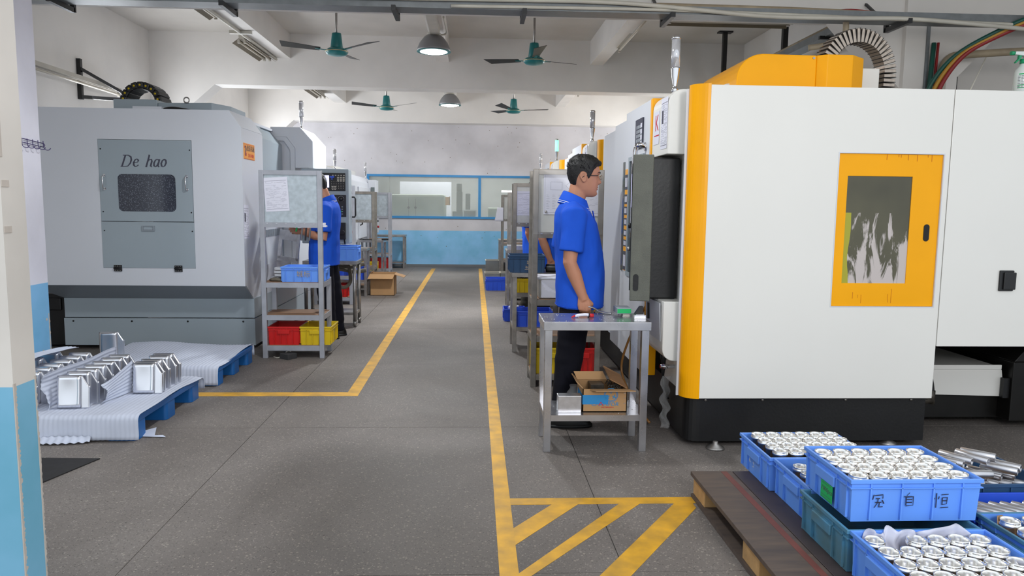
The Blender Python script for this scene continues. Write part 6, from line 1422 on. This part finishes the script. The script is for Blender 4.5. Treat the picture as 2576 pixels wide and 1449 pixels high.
def hand(mb, w, d, n, t, curl=(.55, .8, .6), thumb=.5):
    """palm and five separate fingers: d along the hand, n the palm side, t the thumb side"""
    w = Vector(w); d = Vector(d).normalized(); t = Vector(t).normalized(); n = Vector(n).normalized()
    for k, (off, L_, r) in enumerate(((.030, .92, .0088), (.010, 1.0, .0092), (-.010, .95, .0088), (-.028, .76, .0076))):
        kn = w + d * (.086 - .006 * abs(k - 1)) + t * off
        mb.tube([w + t * off * .5 - d * .01, w + d * .045 + t * off * .9, kn], [.016, .0165, .0125], 10)
        p = kn; dd = d.copy(); pts = [kn - d * .012, kn]; ang = 0
        for c_, l in zip(curl, (.043, .028, .022)):
            ang += c_ + .06 * (k - 1.5); dd = d * math.cos(ang) + n * math.sin(ang)
            p = p + dd * l * L_; pts.append(p)
        mb.tube(pts, [r * 1.1, r * 1.12, r, r * .95, r * .78], 8)
    b = w + d * .018 + t * .022; e = b + d * .032 + t * .026 + n * .012; f = e + d * .026 + n * (.014 + .02 * thumb) - t * .004; q = f + d * .014 + n * (.01 + .016 * thumb) - t * .01 * thumb
    mb.tube([b - d * .012, b, e, f, q], [.014, .0155, .0125, .0105, .0085], 8)

def make_person(label, loc, rotz, pose, trs, glasses):
    t = thing('person', label, 'person', loc, rotz)
    HM = Matrix.Translation(pose['head']) @ Matrix.Rotation(pose['pitch'], 4, 'Y') @ Matrix.Rotation(pose.get('yaw', 0), 4, 'Z')
    b = MB(); hb = MB()
    n = 56; zs = [-.128, -.124, -.118] + [-.112 + .0052 * i for i in range(40)] + [.098, .104, .109, .113, .116, .118]
    vs = [head_pt(2 * PI * k / n, z) for z in zs for k in range(n)]
    fs = [(i * n + k, i * n + (k + 1) % n, (i + 1) * n + (k + 1) % n, (i + 1) * n + k) for i in range(len(zs) - 1) for k in range(n)] + [tuple(reversed(range(n))), tuple((len(zs) - 1) * n + k for k in range(n))]
    hb.add(vs, fs, True)
    for s in (-1, 1):      # ears: rim, lobe and hollow
        E = Matrix.Translation((-.012, s * .0765, -.008)) @ Matrix.Rotation(s * .28, 4, 'Z') @ Matrix.Rotation(-.18, 4, 'Y')
        hb.tube([E @ Vector((.016 * math.cos(a) * (1.1 if math.sin(a) > 0 else .8), s * (.006 + .003 * math.cos(a - PI)), .030 * math.sin(a))) for a in [2 * PI * i / 16 for i in range(16)]], .0055, 8, close=True)
        hb.xform(Matrix.Identity(4)); k0 = MB(); ball(k0, (0, s * .002, 0), (.013, .005, .026), 10); hb.add([E @ Vector(p) for p in k0.v], k0.f, True)
    b.add([HM @ Vector(p) for p in hb.v], hb.f, True)
    nk0 = Vector((-.02, 0, 1.36)); nk1 = HM @ Vector((-.028, 0, -.065))
    b.tube([nk0, nk0.lerp(nk1, .45), nk1, HM @ Vector((-.015, 0, -.03))], [.078, .060, .057, .055], 16)
    loft(b, [(.0, 0, .86, .10, .13), (.02, 0, 1.0, .12, .15), (0.01, 0, 1.2, .12, .16), (-.01, 0, 1.32, .10, .17), (-.02, 0, 1.39, .07, .12), (-.02, 0, 1.42, .05, .07)], 18)
    for s, key in ((-1, 'right'), (1, 'left')):
        sh, el, wr = (Vector(p) for p in pose[key]); md = el.lerp(wr, .35)
        b.tube([sh - Vector((0, s * .03, -.01)), sh, sh.lerp(el, .5), el, md, wr], [.055, .056, .050, .043, .0445, .029], 14)
        b.tube([wr, wr + (wr - el).normalized() * .02], [.029, .027], 12)
        hand(b, wr, *pose[key + '_hand'])
        lg = pose[key + '_leg']; b.tube([lg[0], lg[2], Vector(lg[-1]) - Vector((0, 0, .03))], [.085, .06, .04], 10)
    body = fuse(b, 'body', M['skin'], t, .0052, 3)
    # clothes
    sh_ = MB(); loft(sh_, pose['shirt'], 28)
    for s, key in ((-1, 'right'), (1, 'left')):
        a, e, w_ = (Vector(p) for p in pose[key]); c = a.lerp(e, .78)
        sh_.tube([a - Vector((-.005, s * .075, -.005)), a + Vector((0, 0, .0)), a.lerp(e, .4), c], [.082, .078, .074, .079], 18)
    def folds(p):
        return min(1, .25 + max(0, p.z - .78) * 8) * (.009 * noise.noise((p.x * 7, p.y * 7, p.z * 4)) + .006 * noise.noise((p.x * 22, p.y * 20, p.z * 9 + 3)) - .004 * max(0, noise.noise((p.x * 6 + 4, p.y * 6, p.z * 14))) * (1 if p.z < 1.1 else .5))
    fuse(sh_, 'polo_shirt', M['polo'], t, .0085, 6, folds)
    # hem and sleeve seam lines
    hz = pose['shirt'][0]; sm = MB()
    sm.tube([(hz[0] + (hz[3] + .001) * math.copysign(abs(math.cos(a)) ** .9, math.cos(a)), (hz[4] + .001) * math.copysign(abs(math.sin(a)) ** .9, math.sin(a)), hz[2] + .012) for a in [2 * PI * i / 40 for i in range(40)]], .0016, 6, close=True)
    sm.build('hem_seam', M['polo'], t)
    cm = MB(); rings = []
    col0 = Vector(pose['collar'])
    def cring(r0, r1, z, fwd): return [(col0.x + fwd + r0 * math.cos(a), r1 * math.sin(a), col0.z + z - .030 * math.cos(a)) for a in [2 * PI * i / 32 for i in range(32)]]
    R3 = [cring(.105, .112, -.030, .0), cring(.092, .098, .0, .0), cring(.074, .077, .042, .004), cring(.070, .073, .045, .004), cring(.066, .068, .02, .0)]
    vs = [p for r in R3 for p in r]; fs = [(i * 32 + k, i * 32 + (k + 1) % 32, (i + 1) * 32 + (k + 1) % 32, (i + 1) * 32 + k) for i in range(4) for k in range(32)]
    cl = cm.add(vs, fs, True).build('collar', M['polo'], t, solid=.004)
    for z, r in ((-.022, .1035), (-.012, .0995)):
        MB().tube(cring(r, r + .0065, z, .0), .0019, 6, close=True).build('collar_stripe', M['polow'], cl)
    cx = pose['shirt']
    MB().box(0, .004, -.016, .016, -.13, 0).xform(Matrix.Translation((col0.x + .118, 0, col0.z - .05)) @ Matrix.Rotation(-.22, 4, 'Y')).build('placket', M['polo'], t)
    MB().lathe([(0, 0), (.006, 0), (.005, .003), (0, .004)], n=10, M=Matrix.Translation((col0.x + .1, -.02, col0.z - .045)) @ Matrix.Rotation(PI / 2, 4, 'Y')).build('button', M['polow'], t)
    MB().box(0, .004, -.10, -.07, 0, .02).xform(Matrix.Translation((.118, 0, 1.255))).build('chest_badge', M['red'], t)
    tm = MB(); loft(tm, pose['hips'], 24)
    for s, key in ((-1, 'right'), (1, 'left')):
        lg = pose[key + '_leg']; tm.tube(lg, [.092, .096, .094, .087, .080, .078, .076], 20)
    def tf(p): return .006 * noise.noise((p.x * 8, p.y * 8, p.z * 12)) + .005 * noise.noise((p.x * 5, p.y * 5, p.z * 22)) * (1 if p.z < .65 else .3)
    fuse(tm, 'trousers', trs, t, .0095, 5, tf)
    for s, key in ((-1, 'right'), (1, 'left')):
        an = Vector(pose[key + '_leg'][-1]); so = MB()
        loft(so, [(an.x + .045, an.y, .0, .140, .046), (an.x + .045, an.y, .02, .143, .049), (an.x + .035, an.y, .045, .130, .047), (an.x + .01, an.y, .075, .095, .043), (an.x - .01, an.y, .11, .06, .045)], 20)
        so_ = so.build('shoe', M['shoe'], t)
        sl = MB(); loft(sl, [(an.x + .045, an.y, .0, .146, .051), (an.x + .045, an.y, .018, .146, .051)], 20); sl.build('sole', M['blackpl'], so_)
    # hair: a shell over the skull with a front edge, sideburns and nape
    hm = MB(); nt, nz = 88, 30; vs = []; fs = []
    def line(th):
        a = abs(math.atan2(math.sin(th), math.cos(th)))
        return interp([(0, .068), (.55, .066), (.85, .058), (1.15, .035), (1.32, -.012), (1.45, -.022), (1.55, .008), (1.8, .022), (2.0, -.005), (2.3, -.062), (PI, -.078)], a)[0]
    for j in range(nz + 1):
        for k in range(nt):
            th = 2 * PI * k / nt; z0 = line(th); f = j / nz; z = z0 + (.1178 - z0) * (1 - (1 - f) ** 1.5) if f < 1 else .118
            a = abs(math.atan2(math.sin(th), math.cos(th)))
            top = max(0, min(1, (z - .02) / .07)); ft = 1.6 * g_(a, .75) * max(0, min(1, (z - .058) / .02)) * max(0, min(1, (.115 - z) / .03))
            off = (.004 + .012 * min(1, f * 3)) * (.55 + .45 * top) + .010 * ft + .004 * noise.noise((th * 7, z * 90, 2)) * min(1, f * 4) + .006 * top * noise.noise((math.cos(th) * 6, math.sin(th) * 6, z * 40))
            p = head_pt(th, z, off); p.z += .020 * top * f + .004 * noise.noise((p.x * 60, p.y * 60, 1)) * top
            if f == 0: p = head_pt(th, z, -.003)
            vs.append(HM @ p)
    for j in range(nz):
        for k in range(nt): fs.append((j * nt + k, j * nt + (k + 1) % nt, (j + 1) * nt + (k + 1) % nt, (j + 1) * nt + k))
    fs.append(tuple(nz * nt + k for k in range(nt)))
    hr = hm.add(vs, fs, True).build('hair', M['hair'], t)
    rnd = random.Random(3); tf_ = MB()
    for k in range(420):
        th = rnd.random() * 2 * PI; z = .035 + .085 * rnd.random() ** .7; a = abs(math.atan2(math.sin(th), math.cos(th)))
        if z < line(th) + .012: continue
        p = head_pt(th, min(z, .1175), .008); p.z += .012 * max(0, min(1, (z - .02) / .07)); q = head_pt(th, min(z, .1175), .018); q.z += .016 + .008 * rnd.random(); q += Vector((.012 * (1 if a < 1.4 else -.7), 0, -.012 if a < .8 else 0))
        q = p.lerp(q, .8); d = Vector((-math.sin(th), math.cos(th), 0)) * .0055
        e = Vector((math.cos(th), math.sin(th), 0)) * .004
        tf_.add([HM @ v for v in (p - d, p + d, p + e, q)], [(0, 1, 3), (1, 2, 3), (2, 0, 3)])
    ht = tf_.build('hair_tufts', M['hair'], hr); ht['kind'] = 'stuff'
    for s in (-1, 1):
        c = head_pt(s * .40, .001, -.009); eb = MB(); ball(eb, HM @ c, .0115, 14); ey = eb.build('eye', M['polow'], t)
        dv = Vector((math.cos(s * .15), math.sin(s * .15), -.12)).normalized(); ir = MB(); ball(ir, HM @ (c + dv * .0068), .0058, 10); ir.build('iris', M['eye'], ey)
        MB().tube([HM @ head_pt(s * a, z, .0006) for a, z in ((.2, .022), (.36, .029), (.55, .029), (.72, .022))], [.002, .0032, .003, .0015], 6).build('eyebrow', M['hair'], t)
    MB().tube([HM @ head_pt(a, -.0785 - .0 * a, -.0016) for a in (-.3, -.15, 0, .15, .3)], [.001, .0032, .0038, .0032, .001], 6).build('lower_lip', M['lip'], t)
    MB().tube([HM @ head_pt(a, -.064, -.0012) for a in (-.3, -.15, 0, .15, .3)], [.001, .003, .0032, .003, .001], 6).build('upper_lip', M['lip'], t)
    if glasses:
        gl = MB()
        for s in (-1, 1):
            cc = Vector((.106, s * .032, -.002)); gl.tube([HM @ (cc + Vector((-.006 * abs(math.cos(a)) * (1 if s * math.cos(a) > 0 else 0), .023 * math.cos(a) * s, .015 * math.sin(a)))) for a in [2 * PI * i / 20 for i in range(20)]], .0011, 6, close=True)
            gl.tube([HM @ Vector((.098, s * .057, .004)), HM @ Vector((.08, s * .076, .006)), HM @ Vector((-.005, s * .0815, .002)), HM @ Vector((-.025, s * .08, -.014))], [.0013, .0016, .0022, .0018], 6)
        gl.tube([HM @ Vector((.107, -.009, 0)), HM @ Vector((.112, 0, .003)), HM @ Vector((.107, .009, 0))], .0012, 6)
        go = gl.build('glasses', M['gold'], t)
        for s in (-1, 1):
            MB().lathe([(0, 0), (1, 0)], n=18, M=HM @ Matrix.Translation((.105, s * .032, -.002)) @ Matrix.Rotation(PI / 2, 4, 'Y') @ Matrix.Diagonal((.0145, .0225, 1, 1))).build('lens', M['lens'], go)
            MB().tube([HM @ Vector((.075, s * .0775, .006)), HM @ Vector((-.005, s * .0825, .002)), HM @ Vector((-.025, s * .081, -.014))], .0026, 6).build('temple_tip', M['blackpl'], go)
    return t
M['lip'] = mat('lip_skin', (172, 100, 88), 0.45, var=.04)
SHIRT = [(.034, 0, .765, .152, .214), (.036, 0, .80, .153, .212), (.034, 0, .90, .155, .205), (.030, 0, 1.0, .154, .198), (.022, 0, 1.10, .149, .200), (.008, 0, 1.20, .143, .204), (-.004, 0, 1.30, .132, .206), (-.018, 0, 1.365, .108, .185), (-.024, 0, 1.40, .088, .145), (-.024, 0, 1.43, .072, .090)]
HIPS = [(.01, 0, .78, .118, .16), (.02, 0, .90, .125, .16), (.02, 0, .98, .115, .15)]
def leg(s, dx):
    return [(.012 + dx * .3, s * .085, .88), (.0 + dx * .5, s * .09, .72), (-.022 + dx * .8, s * .098, .55), (-.040 + dx, s * .104, .42), (-.056 + dx, s * .108, .26), (-.066 + dx, s * .11, .14), (-.07 + dx, s * .11, .055)]
stand = dict(head=(.048, 0, 1.592), pitch=.05, yaw=0, collar=(-.012, 0, 1.425), shirt=SHIRT, hips=HIPS, right_leg=leg(-1, 0), left_leg=leg(1, .03),
             right=[(-.035, -.195, 1.345), (-.062, -.232, 1.062), (.026, -.222, .848)], left=[(-.03, .195, 1.345), (-.05, .235, 1.062), (.06, .225, .855)],
             right_hand=((.16, 0, -1), (.1, 1, 0), (1, -.05, .15), (.95, 1.35, .9), 1.0), left_hand=((.25, 0, -1), (.1, -1, 0), (1, .05, .2), (.45, .5, .4), .4))
p1 = make_person('man in blue polo and glasses standing behind the stainless table', (.645, 4.70, 0), 0, stand, M['trs'], True)
work = dict(head=(.095, 0, 1.58), pitch=.42, yaw=0, collar=(.0, 0, 1.42), shirt=SHIRT, hips=HIPS, right_leg=leg(-1, 0), left_leg=leg(1, .04),
            right=[(-.01, -.195, 1.345), (-.01, -.235, 1.06), (.22, -.13, 1.12)], left=[(-.01, .195, 1.345), (-.005, .235, 1.05), (.23, .165, 1.12)],
            right_hand=((1, .3, .12), (0, .9, -.3), (.1, .3, 1), (.4, .6, .5), .5), left_hand=((1, -.25, .12), (0, -.9, -.3), (.1, -.3, 1), (.4, .6, .5), .5))
p2 = make_person('worker in a blue polo bent over a part, half hidden by the painted rack', (-1.525, 7.80, 0), PI, work, M['trs'], False)
for (x, y, lab, olive) in ((.765, 7.84, 'worker in a blue polo mostly hidden behind the film-covered board of the worn rack', False), (.74, 9.45, 'far worker in blue shirt and olive trousers between the parts tables', True)):
    o = copy_tree(p1, (x, y, 0), 0, lab)
    for q in list(o.children):
        if q.name.startswith('glasses'):
            for z in list(q.children) + [q]: bpy.data.objects.remove(z)
        elif olive and q.name.startswith('trousers'): q.data = q.data.copy(); q.data.materials.clear(); q.data.materials.append(M['trg'])
# what they hold
tag(MB().tube(sag([(.655, 4.478, .80), (.70, 4.47, .792), (.735, 4.455, .785), (.765, 4.42, .768), (.80, 4.385, .764), (.83, 4.37, .764)], 4), .006, 8).build('hex_key', M['steel'], None), 'bent steel hex key held in the fist at the stainless table', 'tool')
t = thing('machined_plate', 'grey rectangular frame part held in the hands of the bent worker', 'machined part', (-1.86, 7.75, .9))
fm = Matrix.Translation((-1.90, 7.72, .98)) @ Matrix.Rotation(.12, 4, 'Y') @ Matrix.Rotation(-.3, 4, 'Z')
for q in ((-.12, -.08, .0, .0), (.09, .12, 0, 0)): MB().xbox(fm, q[0], q[1], -.006, .006, -.16, .14).build('side_bar', M['alu3'], t, bevel=.002, w=True)
MB().xbox(fm, -.12, .12, -.006, .006, -.18, -.13).build('bottom_bar', M['alu3'], t, bevel=.002, w=True); MB().xbox(fm, -.08, .09, -.006, .006, .04, .14).build('top_bar', M['alu3'], t, bevel=.002, w=True)
tag(MB().xbox(Matrix.Translation((-1.86, 7.62, 1.165)) @ Matrix.Rotation(.1, 4, 'Y'), -.16, .12, -.1, .06, 0, .002).build('paper_sheet', M['paper'], None), 'white paper sheet held by the bent worker', 'paper')
